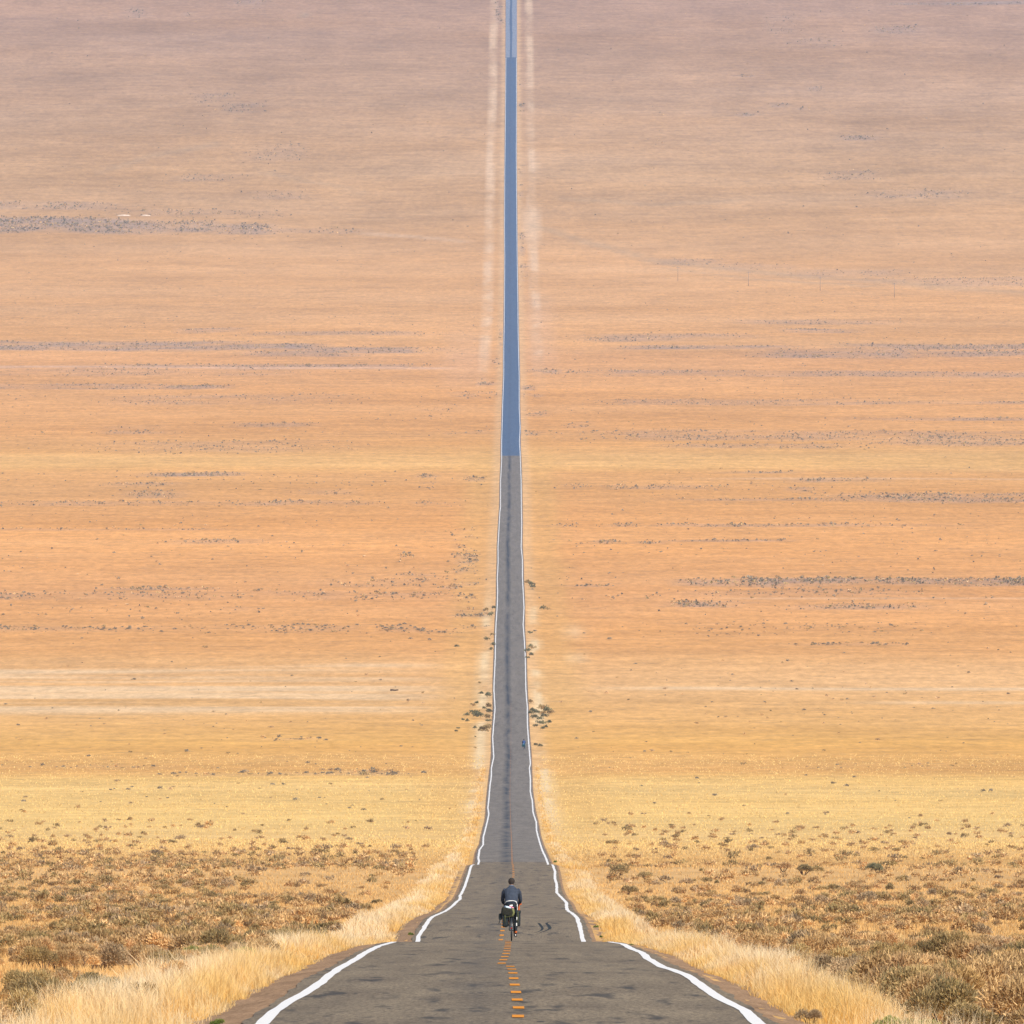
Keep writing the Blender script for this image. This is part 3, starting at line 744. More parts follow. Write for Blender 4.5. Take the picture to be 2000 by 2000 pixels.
# keep plants apart
order = np.argsort(cand[:, 1]); cand = cand[order]
cell = {}; keep = []
for i, (x, y) in enumerate(cand):
    md = .75
    ci = (int(x//1), int(y//1)); ok = True
    for a in (-1, 0, 1):
        for b in (-1, 0, 1):
            for j in cell.get((ci[0]+a, ci[1]+b), ()):
                if (cand[j, 0]-x)**2+(cand[j, 1]-y)**2 < md*md: ok = False; break
            if not ok: break
        if not ok: break
    if ok: cell.setdefault(ci, []).append(i); keep.append(i)
cand = cand[keep]
nthing = 0; rest = []
kinds = ['brown', 'brown', 'rust', 'olive', 'brown', 'brown', 'olive', 'grey']
NAMES = {'brown': 'brown', 'rust': 'rusty orange', 'olive': 'olive', 'grey': 'greyish', 'green': 'green'}
for (x, y) in cand:
    big = float(fbm(np.array(x/7), np.array(y/16), 49, 2))
    wdt = random.uniform(.55, 1.15)*(.7+.6*big); hgt = wdt*random.uniform(.50, .78)
    if x > 0 and y < 420: wdt *= 1.15; hgt *= 1.2
    kd = kinds[int(hash2(np.array(x*3), np.array(y*3), 9)*7.99)]
    vis_ = abs(x) < y/F*1010+.5
    if nthing < 215 and vis_ and y < 520:
        side = 'left' if x < 0 else 'right'
        shrub_thing(x, y, wdt, hgt, kd, 'dry %s sagebrush in the scrub %s of the road' % (NAMES[kd], side),
                    '%s sagebrush %s of the road' % (NAMES[kd], side), tier=0 if y < 380 else 1)
        nthing += 1
    else: rest.append((x, y, wdt, hgt, kd))
def scatter_object(name, items, label, cat='shrubs'):
    Vs, Ts, Cs = [], [], []; o = 0
    for (x, y, wdt, hgt, kd, tier) in items:
        V, T, Cc = proto(kd, random.randrange(4), tier)
        a = random.uniform(0, 6.28); ca, sa = math.cos(a), math.sin(a)
        W = np.empty_like(V); W[:, 0] = (V[:, 0]*ca-V[:, 1]*sa)*wdt+x; W[:, 1] = (V[:, 0]*sa+V[:, 1]*ca)*wdt+y
        W[:, 2] = V[:, 2]*hgt/.58
        Vs.append(W); Ts.append(T+o); Cs.append(Cc*random.uniform(.85, 1.2)); o += len(V)
    xs = np.array([i[0] for i in items]); ys = np.array([i[1] for i in items]); z = gz(xs, ys)-.07
    cnt = [len(v) for v in Vs]
    V = np.concatenate(Vs); V[:, 2] += np.repeat(z, cnt)
    me = np_mesh(name, V, 4, np.concatenate(Ts), np.concatenate(Cs), False, [M_SHRUB])
    return tag(mk_obj(name, me), label, cat, kind='stuff')
scatter_object('sagebrush_scrub', [(x, y, a, b, k, 0 if y < 330 and abs(x) < y/F*1020 else 1 if y < 560 else 2 if y < 1100 else 3) for (x, y, a, b, k) in rest],
               'belt of brown and olive sagebrush scrub beyond the nearest shrubs')

# the plain beyond: small bushes, thick in the dark belts
N = 456000
px = rng.uniform(-260, 2260, N); py = rng.uniform(4, 1600, N); D = D_of(py); x = (px-1000)*D/F
u = np.abs(x-cx(D)); dd = density(x, D)
base = .0008+.014*np.clip(fbm(x/60, D/70, 131, 4)-.53, 0, 1)*(py > 600)
base = base*np.where(py > 1450, .22, np.where(py > 1240, .35, 1))
base = base*np.where((py > 880) & (py < 915), .15, 1)
base = base*np.where(py < 460, .40, 1)
base = base*np.where(u < 15, np.where(D > 2000, .35, 1), 1)
pr = (base*1.2 + dd*.17*np.interp(py, [0, 460, 1000, 1500], [1.1, 1.1, 1.0, .35]))
pr = pr/ (N/(2520*1596.0))
k = (rng.uniform(0, 1, N) < pr) & (u > hw(D)+1.6)
x, D, py, dd = x[k], D[k], py[k], dd[k]
items = []
for i in range(len(x)):
    wdt = random.choice((random.uniform(.25, .55), random.uniform(.3, .7), random.uniform(.5, 1.1)))*(1+.3*min(1, dd[i]))
    if py[i] < 460: wdt *= 1.5
    items.append((float(x[i]), float(D[i]), wdt, wdt*random.uniform(.45, .7), 'far' if random.random() < .6 else random.choice(('olive', 'grey', 'brown')), 4 if D[i] > 3600 else 3))
scatter_object('distant_scrub', items, 'thousands of tiny dark bushes speckling the plain and far slope')
print('distant', len(items), 'scrub', len(rest), 'things', nthing)

# --- shrubs one can single out
single = [
 # px, py(base), width m, height m, kind, label
 (488, 1866, .95, .55, 'green', 'vivid green rounded shrub at the foot of the left scrub', 'rabbitbrush'),
 (398, 1864, 1.0, .58, 'green', 'green-tinged shrub just left of the vivid green one', 'rabbitbrush'),
 (438, 1858, .55, .36, 'green', 'small green shrub between two larger green ones on the left', 'rabbitbrush'),
 (548, 1842, 1.1, .75, 'olive', 'large dark olive shrub by the left grass verge', 'sagebrush'),
 (345, 1880, .50, .30, 'green', 'low green plant below the green-tinged shrubs, left side', 'rabbitbrush'),
 (220, 1926, .60, .22, 'yellow', 'low golden-yellow flowering shrub at the left, larger of two', 'rabbitbrush'),
 (312, 1916, .30, .14, 'yellow', 'small golden-yellow plant right of the larger yellow shrub on the left', 'rabbitbrush'),
 (1716, 1950, .30, .13, 'yellow', 'yellow flowering plant in the right verge grass, wider of two', 'rabbitbrush'),
 (1680, 1941, .17, .09, 'yellow', 'tiny yellow flowering plant left of the wider yellow one on the right', 'rabbitbrush'),
 (1212, 1703, 1.9, .90, 'olive', 'large olive-green shrub where the right scrub begins', 'sagebrush'),
 (1262, 1712, 1.3, .70, 'olive', 'olive shrub directly right of the large olive-green shrub', 'sagebrush'),
 (1226, 1740, 1.5, .95, 'olive', 'dark olive shrub hanging over the right verge below the olive-green one', 'sagebrush'),
 (1570, 1706, 2.4, 1.0, 'olive', 'broad olive mound of scrub standing alone in the right field', 'sagebrush'),
 (1532, 1700, 2.0, .9, 'brown', 'brown western half of the broad lone mound in the right field', 'sagebrush'),
 (1716, 1704, 1.5, 1.0, 'bush', 'upright dark green shrub on the far right of the field edge', 'sagebrush'),
 (1490, 1862, 1.2, .85, 'brown', 'dense brown shrub at the near corner of the right scrub', 'sagebrush'),
 (1692, 1765, 1.5, 1.0, 'grey', 'dark grey-brown shrub rising from the middle of the right scrub', 'sagebrush'),
 (1700, 1925, 1.2, .85, 'olive', 'tall dense shrub on the right nearest to the verge grass', 'sagebrush'),
 (1762, 1944, 1.1, .85, 'brown', 'nearest large brown shrub at the right edge of the scrub', 'sagebrush'),
 (1800, 1932, 1.3, .95, 'brown', 'tall brown shrub directly behind the nearest one on the right', 'sagebrush'),
 (1640, 1908, 1.1, .75, 'grey', 'rounded grey-brown shrub left of the tall dense one on the right', 'sagebrush'),
 (1590, 1893, 1.2, .72, 'brown', 'brown shrub on the slanting near edge of the right scrub, third from the corner', 'sagebrush'),
 (1545, 1880, 1.1, .70, 'olive', 'olive shrub on the slanting near edge of the right scrub, second from the corner', 'sagebrush'),
 (1860, 1950, 1.3, .95, 'olive', 'big olive shrub outermost on the right', 'sagebrush'),
 (1745, 2002, .55, .42, 'green', 'green weed clump at the bottom right corner', 'weed'),
 (1795, 2004, .60, .36, 'green', 'second green weed clump at the bottom right corner, outer one', 'weed'),
 (207, 1968, .32, .34, 'green', 'green weed clump at the left edge of the verge', 'weed'),
 (243, 1972, .34, .28, 'grey', 'grey-brown weed clump beside the green one at the left edge', 'weed'),
 (214, 1992, .38, .30, 'grey', 'grey weed clump at the bottom left corner', 'weed'),
 (1558, 1935, .30, .22, 'grey', 'grey-green tuft in the middle of the right verge grass', 'weed'),
 (1583, 1985, .45, .30, 'grey', 'grey twiggy tuft low in the right verge grass', 'weed'),
 (1418, 1880, .55, .35, 'grey', 'grey tuft beside the right verge near the crest', 'weed'),
]
for (px, py, wd_, hg_, kd, lab, nm) in single:
    x, y = at(px, py); shrub_thing(x, y, wd_, hg_, kd, lab, None, tier=0 if y < 700 else 1, name=nm, cat='weed' if nm == 'weed' else 'shrub')
weeds = [(421, 1990, .22, .13, 'leafy green weed on the left gravel edge at the bottom'), (800, 1826, .28, .20, 'leafy green weed on the left gravel edge at the first crest'),
         (1174, 1828, .24, .18, 'leafy green weed on the right gravel edge beside the tyre marks'), (1165, 1809, .26, .16, 'small green weed behind the one beside the tyre marks'),
         (1236, 1842, .22, .06, 'flat green weed where the right edge line crosses the crest'), (735, 1842, .24, .05, 'flat green weed at the left end of the first crest'),
         (1085, 1684, .55, .35, 'green shrub touching the right road edge at the second crest')]
for (px, py, wd_, hg_, lab) in weeds:
    x, y = at(px, py); shrub_thing(x, y, wd_, hg_, 'weed', lab, None, tier=1, name='weed', cat='weed', stems=False)

# lone shrubs in the blond grass
lone = [(231, 1598, .8), (392, 1616, 1.3), (352, 1640, 1.6), (335, 1646, 1.4), (310, 1671, 1.7), (355, 1671, 1.2), (497, 1648, .8), (553, 1646, 1.2), (556, 1671, 1.4),
        (505, 1671, .9), (525, 1665, .9), (460, 1671, 1.0), (272, 1671, .8), (466, 1530, .7), (507, 1540, .6), (218, 1642, .8), (618, 1652, .7), (684, 1640, 1.1), (703, 1648, .9), (443, 1574, .5),
        (1228, 1615, 1.7), (1200, 1648, 1.8), (1310, 1611, .9), (1318, 1636, 1.5), (1308, 1655, 2.0), (1312, 1686, 1.1), (1385, 1592, .6), (1392, 1637, 1.2), (1430, 1629, .9), (1412, 1654, 1.4),
        (1420, 1638, .9), (1466, 1658, 1.6), (1467, 1629, .7), (1486, 1638, .8), (1509, 1622, .7), (1520, 1630, .8), (1553, 1617, .6), (1597, 1618, 1.1), (1614, 1587, .9), (1608, 1632, 1.0),
        (1588, 1641, .9), (1627, 1660, .7), (1704, 1642, 1.4), (1705, 1619, .7), (1745, 1629, .9), (1730, 1647, 1.1), (1750, 1662, 1.3), (1718, 1544, .6), (1785, 1648, .6)]
for i, (px, py, wd_) in enumerate(lone):
    x, y = at(px, py); sd = 'left' if px < 1000 else 'right'
    shrub_thing(x, y, wd_, wd_*.42, random.choice(('brown', 'grey', 'olive')), 'small dark shrub standing alone in the blond grass %s of the road' % sd,
                'lone shrubs in the blond grass %s of the road' % sd, tier=2, stems=False)
# green-grey bushes crowding both road edges half way down the valley
bush = [(936, 1334, .7), (939, 1356, 1.0), (953, 1362, 1.5), (932, 1374, .9), (924, 1378, .9), (955, 1382, 1.4), (945, 1385, .9), (920, 1388, .6), (930, 1396, 1.6), (938, 1402, 1.6), (926, 1400, 1.2),
        (951, 1404, 1.4), (957, 1394, 1.3), (952, 1410, 1.0), (911, 1398, 1.1), (904, 1406, .7), (912, 1408, .8), (927, 1422, .8), (895, 1422, .6), (945, 1430, 1.9), (953, 1424, 1.4), (892, 1428, .6), (928, 1438, .5), (928, 1460, .6),
        (1037, 1373, 1.0), (1040, 1390, 1.1), (1036, 1396, 1.0), (1046, 1394, 1.3), (1041, 1404, 1.2), (1050, 1393, .9), (1062, 1388, 1.7), (1070, 1392, 1.7), (1076, 1394, 1.2), (1060, 1396, 1.2), (1064, 1401, 1.2),
        (1055, 1406, 1.0), (1054, 1414, 1.2), (1062, 1415, 1.2), (1072, 1412, 1.0), (1058, 1424, .9), (1044, 1420, .9), (1066, 1421, .9), (1048, 1456, .9), (1056, 1458, 1.0),
        (1032, 1140, 2.0), (1037, 1144, 1.8), (1044, 1149, 1.6), (1060, 1190, 1.6), (1068, 1191, 1.2), (1036, 1239, 1.2), (1036, 1265, 1.5), (1042, 1268, 1.3), (1031, 1274, 1.5), (1035, 1282, 1.4), (1030, 1288, 1.0),
        (963, 1262, 1.4), (960, 1270, 1.2), (950, 1250, 1.3), (962, 1242, 1.2), (890, 1265, 1.2), (952, 1193, 1.6), (962, 1190, 1.4), (958, 1203, 1.5)]
for (px, py, wd_) in bush:
    x, y = at(px, py); sd = 'left' if px < 1000 else 'right'
    kb = 1.35 if 1325 < py < 1432 else 1.1
    shrub_thing(x, y, wd_*kb, wd_*.72*kb, random.choice(('bush', 'bush', 'olive')), 'grey-green bush beside the %s edge of the road down in the valley' % sd,
                'bushes along the %s road edge in the valley' % sd, tier=2 if y < 3200 else 3, stems=False, name='roadside_bush')
# a single fallen log far out in the left field
x, y = at(770, 1348); m_log = flat_mat('weathered_log', (.10, .07, .045), .9, .1)
V = []; Q = []; nseg = 9
for i in range(nseg):
    for j in range(8):
        a = j/8*6.283; r_ = .17*(1-.05*i+.2*random.random()); V.append((i*.21-.85, math.cos(a)*r_, .14+math.sin(a)*r_+.03*math.sin(i)))
for i in range(nseg-1):
    for j in range(8): Q.append((i*8+j, i*8+(j+1) % 8, (i+1)*8+(j+1) % 8, (i+1)*8+j))
o = mk_obj('log', np_mesh('log', np.array(V), 4, np.array(Q), None, True, [m_log])); o.location = (x, y, float(gz(np.array(x), np.array(y)))-.02)
tag(o, 'dark log lying alone in the field left of the road', 'log')

# pale earth banks far away on the left, above the dark belt
m_bank = flat_mat('pale_bare_earth', (.78, .58, .43), 1.0, 0, var=.2, scale=.6)
for (px, py, wm, hm_, lab) in ((242, 416, 7.5, .75, 'pale bare earth bank on the far left slope, longer of two'), (285, 415.5, 5.0, .65, 'pale bare earth bank on the far left slope, shorter and further right')):
    x, y = at(px, py); n = 16; V = []; Q = []
    for i in range(n+1):
        t = i/n*2-1
        for j in range(9):
            s_ = j/8*2-1; hgt = hm_*(max(0, 1-t*t)**.5)*max(0, (1-s_*s_))**.8*(.75+.5*random.random())
            V.append((t*wm/2, s_*4.0*(1-.5*t*t), hgt-.1))
    for i in range(n):
        for j in range(8): Q.append((i*9+j, (i+1)*9+j, (i+1)*9+j+1, i*9+j+1))
    o = mk_obj('earth_bank', np_mesh('earth_bank', np.array(V), 4, np.array(Q), None, True, [m_bank]))
    o.location = (x, y, float(gz(np.array(x), np.array(y)))); tag(o, lab, 'earth bank', kind='structure')

# faint line of utility poles far off on the right
import bmesh
m_pole = flat_mat('grey_pole_wood', (.28, .22, .18), .9, .1)
def cone_bm(bm, p0, p1, r0, r1, n=10):
    d = Vector(p1)-Vector(p0); L = d.length
    q = d.to_track_quat('Z', 'Y').to_matrix().to_4x4()
    r = bmesh.ops.create_cone(bm, cap_ends=True, segments=n, radius1=r0, radius2=r1, depth=L)
    bmesh.ops.transform(bm, matrix=Matrix.Translation((Vector(p0)+Vector(p1))/2) @ q, verts=r['verts'])
    return r['verts']
def bm_obj(name, bm, mat, parent=None, smooth=False):
    me = bpy.data.meshes.new(name); bm.to_mesh(me); bm.free(); me.materials.append(mat)
    if smooth: me.polygons.foreach_set('use_smooth', [True]*len(me.polygons))
    return mk_obj(name, me, parent)
b1 = bmesh.new(); cone_bm(b1, (0, 0, -.5), (0, 0, 7.2), .12, .08)
b2 = bmesh.new(); v = bmesh.ops.create_cube(b2, size=1)['verts']; bmesh.ops.scale(b2, vec=(2.2, .12, .14), verts=v); bmesh.ops.translate(b2, vec=(0, -.16, 6.6), verts=v)
for xx in (-.95, -.35, .35, .95): cone_bm(b2, (xx, -.16, 6.66), (xx, -.16, 6.86), .05, .03, 6)
plist = [(1324, 549, 'leftmost'), (1462, 559, 'second from left'), (1602, 568, 'third from left'), (1747, 582, 'rightmost')]
x, y = at(*plist[0][:2]); pole = empty('utility_pole', (x, y, float(gz(np.array(x), np.array(y)))), .5)
sh_ = bm_obj('shaft', b1, m_pole, pole, True); ca_ = bm_obj('crossarm', b2, m_pole, pole)
tag(pole, 'faint far-off utility pole on the right slope, leftmost of four', 'utility pole', 'utility poles crossing the far right slope')
for (px, py, w_) in plist[1:]:
    x, y = at(px, py); p = pole.copy(); C.objects.link(p); p.location = (x, y, float(gz(np.array(x), np.array(y))))
    for ch in (sh_, ca_): c = ch.copy(); C.objects.link(c); c.parent = p
    p['label'] = 'faint far-off utility pole on the right slope, %s of four' % w_

# ------------------------------------------------------------------ the riders
def loft(bm, pts, n=14):
    """pts: (x,y,z, r_side, r_deep); rings with their side axis along X"""
    P_ = [Vector(p[:3]) for p in pts]; rings = []
    for i, p in enumerate(pts):
        a = P_[max(0, i-1)]; b = P_[min(len(P_)-1, i+1)]; d = (b-a).normalized()
        sx = Vector((1, 0, 0)); sx = (sx-d*sx.dot(d))
        if sx.length < .2: sx = Vector((0, 1, 0)); sx = (sx-d*sx.dot(d))
        sx.normalize(); sy = d.cross(sx)
        rings.append([bm.verts.new(P_[i]+sx*math.cos(t)*p[3]+sy*math.sin(t)*p[4]) for t in [k/n*2*math.pi for k in range(n)]])
    for r0, r1 in zip(rings, rings[1:]):
        for k in range(n): bm.faces.new((r0[k], r0[(k+1) % n], r1[(k+1) % n], r1[k]))
    bm.faces.new(rings[0][::-1]); bm.faces.new(rings[-1])
def ball(bm, c, r, n=2):
    v = bmesh.ops.create_icosphere(bm, subdivisions=n, radius=1)['verts']
    bmesh.ops.scale(bm, vec=r if isinstance(r, tuple) else (r, r, r), verts=v); bmesh.ops.translate(bm, vec=c, verts=v)
def fuse(name, bm, mat, parent, vox=.012, it=6):
    me = bpy.data.meshes.new(name); bm.to_mesh(me); bm.free()
    o = bpy.data.objects.new(name, me); C.objects.link(o)
    m = o.modifiers.new('r', 'REMESH'); m.mode = 'VOXEL'; m.voxel_size = vox
    s = o.modifiers.new('s', 'SMOOTH'); s.factor = .5; s.iterations = it
    dg = bpy.context.evaluated_depsgraph_get(); dg.update()
    m2 = bpy.data.meshes.new_from_object(o.evaluated_get(dg)); o.modifiers.clear()
    o.data = m2; bpy.data.meshes.remove(me); m2.name = name; m2.materials.clear(); m2.materials.append(mat)
    m2.polygons.foreach_set('use_smooth', [True]*len(m2.polygons)); o.parent = parent
    return o
def box_obj(name, size, loc, mat, parent, bev=.02, seg=3, rot=(0, 0, 0), taper=1.0, bulge=0.0):
    bm = bmesh.new(); v = bmesh.ops.create_cube(bm, size=1)['verts']
    bmesh.ops.subdivide_edges(bm, edges=bm.edges[:], cuts=3, use_grid_fill=True)
    for q in bm.verts:
        if bulge:
            k = (1-4*q.co.x**2*.6)*(1-4*q.co.z**2*.6)*(1-4*q.co.y**2*.6)
            q.co = q.co*(1+bulge*(0.75-q.co.length))
        f = 1+(taper-1)*(.5-q.co.z); q.co.x *= f; q.co.y *= f
    bmesh.ops.scale(bm, vec=size, verts=bm.verts[:])
    me = bpy.data.meshes.new(name); bm.to_mesh(me); bm.free(); me.materials.append(mat)
    o = bpy.data.objects.new(name, me); C.objects.link(o)
    b = o.modifiers.new('b', 'SUBSURF'); b.levels = 2; b.render_levels = 2
    dg = bpy.context.evaluated_depsgraph_get(); dg.update()
    m2 = bpy.data.meshes.new_from_object(o.evaluated_get(dg)); o.modifiers.clear(); o.data = m2; bpy.data.meshes.remove(me); m2.name = name
    m2.polygons.foreach_set('use_smooth', [True]*len(m2.polygons))
    M = Matrix.Translation(loc) @ Matrix.Rotation(rot[2], 4, 'Z') @ Matrix.Rotation(rot[1], 4, 'Y') @ Matrix.Rotation(rot[0], 4, 'X')
    m2.transform(M); o.parent = parent
    return o
def tube_bm(bm, pts, r, n=8):
    loft(bm, [(p[0], p[1], p[2], r, r) for p in pts], n)
def tubes(name, chains, mat, parent):
    bm = bmesh.new()
    for pts, r in chains: tube_bm(bm, pts, r)
    return bm_obj(name, bm, mat, parent, True)
def torus_bm(bm, c, R, r, n=48, k=10):
    vs = []
    for i in range(n):
        a = i/n*2*math.pi
        vs.append([bm.verts.new((c[0]+r*math.sin(t), c[1]+(R+r*math.cos(t))*math.cos(a), c[2]+(R+r*math.cos(t))*math.sin(a))) for t in [j/k*2*math.pi for j in range(k)]])
    for i in range(n):
        for j in range(k): bm.faces.new((vs[i][j], vs[(i+1) % n][j], vs[(i+1) % n][(j+1) % k], vs[i][(j+1) % k]))

M_BLACK = flat_mat('black_rubber', (.018, .020, .022), .75, .3)
M_DARKM = flat_mat('dark_painted_steel', (.03, .035, .04), .35, .5)
M_SILV = flat_mat('bare_aluminium', (.62, .62, .62), .3, .5, .9)
M_SKIN = flat_mat('skin', (.52, .30, .20), .55, .4, var=.05)
M_HAIR = flat_mat('dark_hair', (.035, .027, .022), .7, .3, var=.4, scale=90)
def make_rider(loc, style):
    blue = style == 'blue'
    jm = flat_mat('jacket_cloth', (.035, .075, .20) if blue else (.045, .056, .080), .85, .15, var=.18, scale=14)
    tm = flat_mat('trouser_cloth', (.03, .05, .08) if blue else (.022, .028, .034), .85, .15)
    bagm = flat_mat('bag_cloth', (.02, .10, .12) if blue else (.020, .026, .028), .8, .25, var=.25)
    rollm = flat_mat('roll_cloth', (.03, .10, .14) if blue else (.028, .028, .020), .85, .15, var=.35, scale=25)
    strapm = flat_mat('strap_webbing', (.05, .16, .20) if blue else (.19, .20, .08), .8, .1)
    paper = flat_mat('pale_cloth', (.25, .45, .80) if blue else (.62, .74, .88), .9, .1)
    pink = flat_mat('pink_cloth', (.20, .40, .80) if blue else (.75, .28, .40), .9, .1)
    whm = flat_mat('white_trim', (.10, .20, .45) if blue else (.82, .82, .78), .8, .2, var=.04)
    orm = flat_mat('orange_cloth', (.03, .12, .16) if blue else (.50, .12, .03), .8, .2)
    X, Y0, Z0 = loc; R = .345
    # bicycle
    bk = empty('bicycle', loc)
    tag(bk, 'blue-bagged touring bicycle far down the right lane' if blue else 'black touring bicycle seen from behind on the crest of the road', 'bicycle')
    for yy in (0, 1.04):
        wbm = bmesh.new(); torus_bm(wbm, (0, yy, R), R-.022, .022)
        wh = bm_obj('wheel', wbm, M_BLACK, bk, True)
        rb = bmesh.new(); torus_bm(rb, (0, yy, R), R-.052, .011, 48, 6); bm_obj('rim', rb, M_SILV, wh, True)
        sb = bmesh.new()
        for k in range(28):
            a = k/28*2*math.pi; s = .03*(1 if k % 2 else -1)
            tube_bm(sb, [(s, yy+.02*math.cos(a+.6), R+.02*math.sin(a+.6)), (0, yy+(R-.055)*math.cos(a), R+(R-.055)*math.sin(a))], .0014, 4)
        bm_obj('spokes', sb, M_SILV, wh)
        hb = bmesh.new(); cone_bm(hb, (-.055, yy, R), (.055, yy, R), .024, .024, 14); bm_obj('hub', hb, M_SILV, wh, True)
    tubes('frame', [([(0, .22, .86), (0, .43, .29)], .017), ([(0, .26, .78), (0, .82, .86)], .016), ([(0, .43, .29), (0, .84, .74)], .019),
                    ([(0, .82, .90), (0, .85, .70)], .020), ([(-.05, 0, R), (-.02, .26, .78)], .008), ([(.05, 0, R), (.02, .26, .78)], .008),
                    ([(-.055, 0, R), (-.035, .43, .29)], .010), ([(.055, 0, R), (.035, .43, .29)], .010)], M_DARKM, bk)
    tubes('fork', [([(-.045, .86, .66), (-.05, .93, .5), (-.05, 1.04, R)], .011), ([(.045, .86, .66), (.05, .93, .5), (.05, 1.04, R)], .011), ([(-.045, .86, .66), (.045, .86, .66)], .012)], M_DARKM, bk)
    tubes('handlebar', [([(-.21, .86, 1.02), (0, .86, 1.03), (.21, .86, 1.02)], .013), ([(0, .82, .90), (0, .86, 1.03)], .014)] +
          [([(s*.21, .86, 1.02), (s*.215, .96, 1.01), (s*.215, .99, .95), (s*.215, .94, .89), (s*.215, .84, .88)], .014) for s in (-1, 1)], M_BLACK, bk)
    bm = bmesh.new(); loft(bm, [(0, .06, .955, .075, .03), (0, .14, .965, .065, .028), (0, .24, .965, .03, .022), (0, .34, .955, .016, .014)]); sd = bm_obj('saddle', bm, M_BLACK, bk, True)
    tubes('seat_post', [([(0, .20, .95), (0, .22, .82)], .013)], M_SILV, bk)
    bm = bmesh.new(); cone_bm(bm, (.045, .43, .29), (.052, .43, .29), .09, .09, 28); cone_bm(bm, (-.06, .43, .29), (.07, .43, .29), .015, .015, 10)
    cr = bm_obj('crankset', bm, M_DARKM, bk)
    for s, dz in ((1, -.17), (-1, .17)):
        bm = bmesh.new(); tube_bm(bm, [(s*.072, .43, .29), (s*.075, .43, .29+dz)], .011); bm_obj('crank_arm', bm, M_SILV, cr, True)
        bm = bmesh.new(); v = bmesh.ops.create_cube(bm, size=1)['verts']; bmesh.ops.scale(bm, vec=(.09, .085, .02), verts=v); bmesh.ops.translate(bm, vec=(s*.125, .43, .29+dz), verts=v); bm_obj('pedal', bm, M_BLACK, cr)
    tubes('chain', [([(.048, .43, .375), (.048, .0, .385)], .005), ([(.048, .43, .205), (.048, .03, .24)], .005)], M_DARKM, bk)
    bm = bmesh.new()
    ring = [(a, .37) for a in np.linspace(math.radians(60), math.radians(215), 18)]
    pv_ = None
    for a, r_ in ring:
        c = [bm.verts.new((xx, r_*math.cos(a), R+r_*math.sin(a)-(.008 if abs(xx) > .02 else 0))) for xx in (-.026, -.012, .012, .026)]
        if pv_:
            for i in range(3): bm.faces.new((pv_[i], pv_[i+1], c[i+1], c[i]))
        pv_ = c
    mg = bm_obj('mudguard', bm, M_DARKM, bk, True)
    bm = bmesh.new(); cone_bm(bm, (0, -.372, .40), (0, -.385, .40), .022, .020, 14)
    bm_obj('reflector', bm, flat_mat('red_reflector', (.35, .02, .015), .3, .5), mg)
    tubes('rear_rack', [([(s*.055, .0, .36), (s*.07, -.02, .72), (s*.06, -.14, .74)], .006) for s in (-1, 1)] +
          [([(s*.055, .0, .36), (s*.075, .14, .72), (s*.04, .24, .74)], .006) for s in (-1, 1)] +
          [([(s*.06, -.14, .74), (s*.06, .20, .74)], .006) for s in (-1, 1)] + [([(-.06, y_, .74), (.06, y_, .74)], .005) for y_ in (-.14, -.03, .08, .19)], M_SILV, bk)
    # luggage
    who = 'distant blue rider' if blue else 'near rider'
    for s, nm in ((-1, 'left'), (1, 'right')):
        pn = box_obj('pannier', (.155 if s < 0 else .14, .34, .43), (s*(.185 if s < 0 else .19), .02, .635 if s < 0 else .66), bagm, None, taper=1.05, bulge=.25)
        pn.location = loc
        tag(pn, '%s rear pannier on the bicycle of the %s' % (nm, who), 'pannier')
        box_obj('lid', (.17, .36, .09), (s*.19, .02, .855), bagm, pn, bulge=.2)
        tubes('buckle_strap', [([(s*.19, -.17, .88), (s*.19, -.19, .72), (s*.19, -.17, .52)], .007)], strapm, pn)
        if s > 0: box_obj('reflective_patch', (.030, .02, .085), (.150, -.165, .50), whm, pn, bulge=.1)
    rl = box_obj('bed_roll', (.38, .34, .24), (-.10, -.02, .865), rollm, None, rot=(0, math.radians(8), 0), bulge=.35)
    rl.location = loc; tag(rl, 'dark rolled bag with straps on the rear rack of the %s' % who, 'bag')
    bm = bmesh.new()
    for (xa, xb) in ((.035, .075),):
        loft(bm, [(.02, -.14, 1.0, .03, .008), (.05, -.195, .93, .03, .008), (.068, -.205, .85, .028, .008), (.05, -.20, .78, .026, .008), (.0, -.17, .74, .03, .008), (-.12, -.175, .72, .05, .007), (-.2, -.16, .715, .02, .006)])
    bm_obj('strap', bm, strapm, rl, True)
    tw = box_obj('towel', (.19, .16, .055), (-.10, -.10, 1.00), paper, None, rot=(0, math.radians(14), .3), bulge=.3)
    tw.location = loc; tag(tw, 'folded pale blue cloth on top of the bag behind the %s' % who, 'towel')
    box_obj('pink_fold', (.15, .10, .030), (.0, -.12, 1.01), pink, tw, rot=(0, math.radians(24), 0), bulge=.3)
    box_obj('white_fold', (.085, .07, .045), (-.01, -.13, 1.052), whm, tw, rot=(0, -.2, 0), bulge=.4)
    hg = box_obj('pouch', (.10, .12, .17), (-.325, -.02, .72), bagm, None, bulge=.5)
    hg.location = loc; tag(hg, 'small black pouch with dangling strap hung outside the left pannier of the %s' % who, 'pouch')
    tubes('dangling_strap', [([(-.335, -.05, .65), (-.35, -.07, .58), (-.372, -.06, .52)], .012)], bagm, hg)
    tubes('hanging_cord', [([(-.325, -.02, .80), (-.27, -.02, .86), (-.24, -.02, .90)], .008)], strapm, hg)
    fb = box_obj('dry_bag', (.06, .26, .46), (.215, .95, .80), orm, None, bulge=.3)
    fb.location = loc; tag(fb, ('dark' if blue else 'orange')+' bag on the right side of the handlebar of the %s' % who, 'bag')
    box_obj('rolled_top', (.14, .10, .06), (.225, .95, 1.04), orm, fb, bulge=.3)
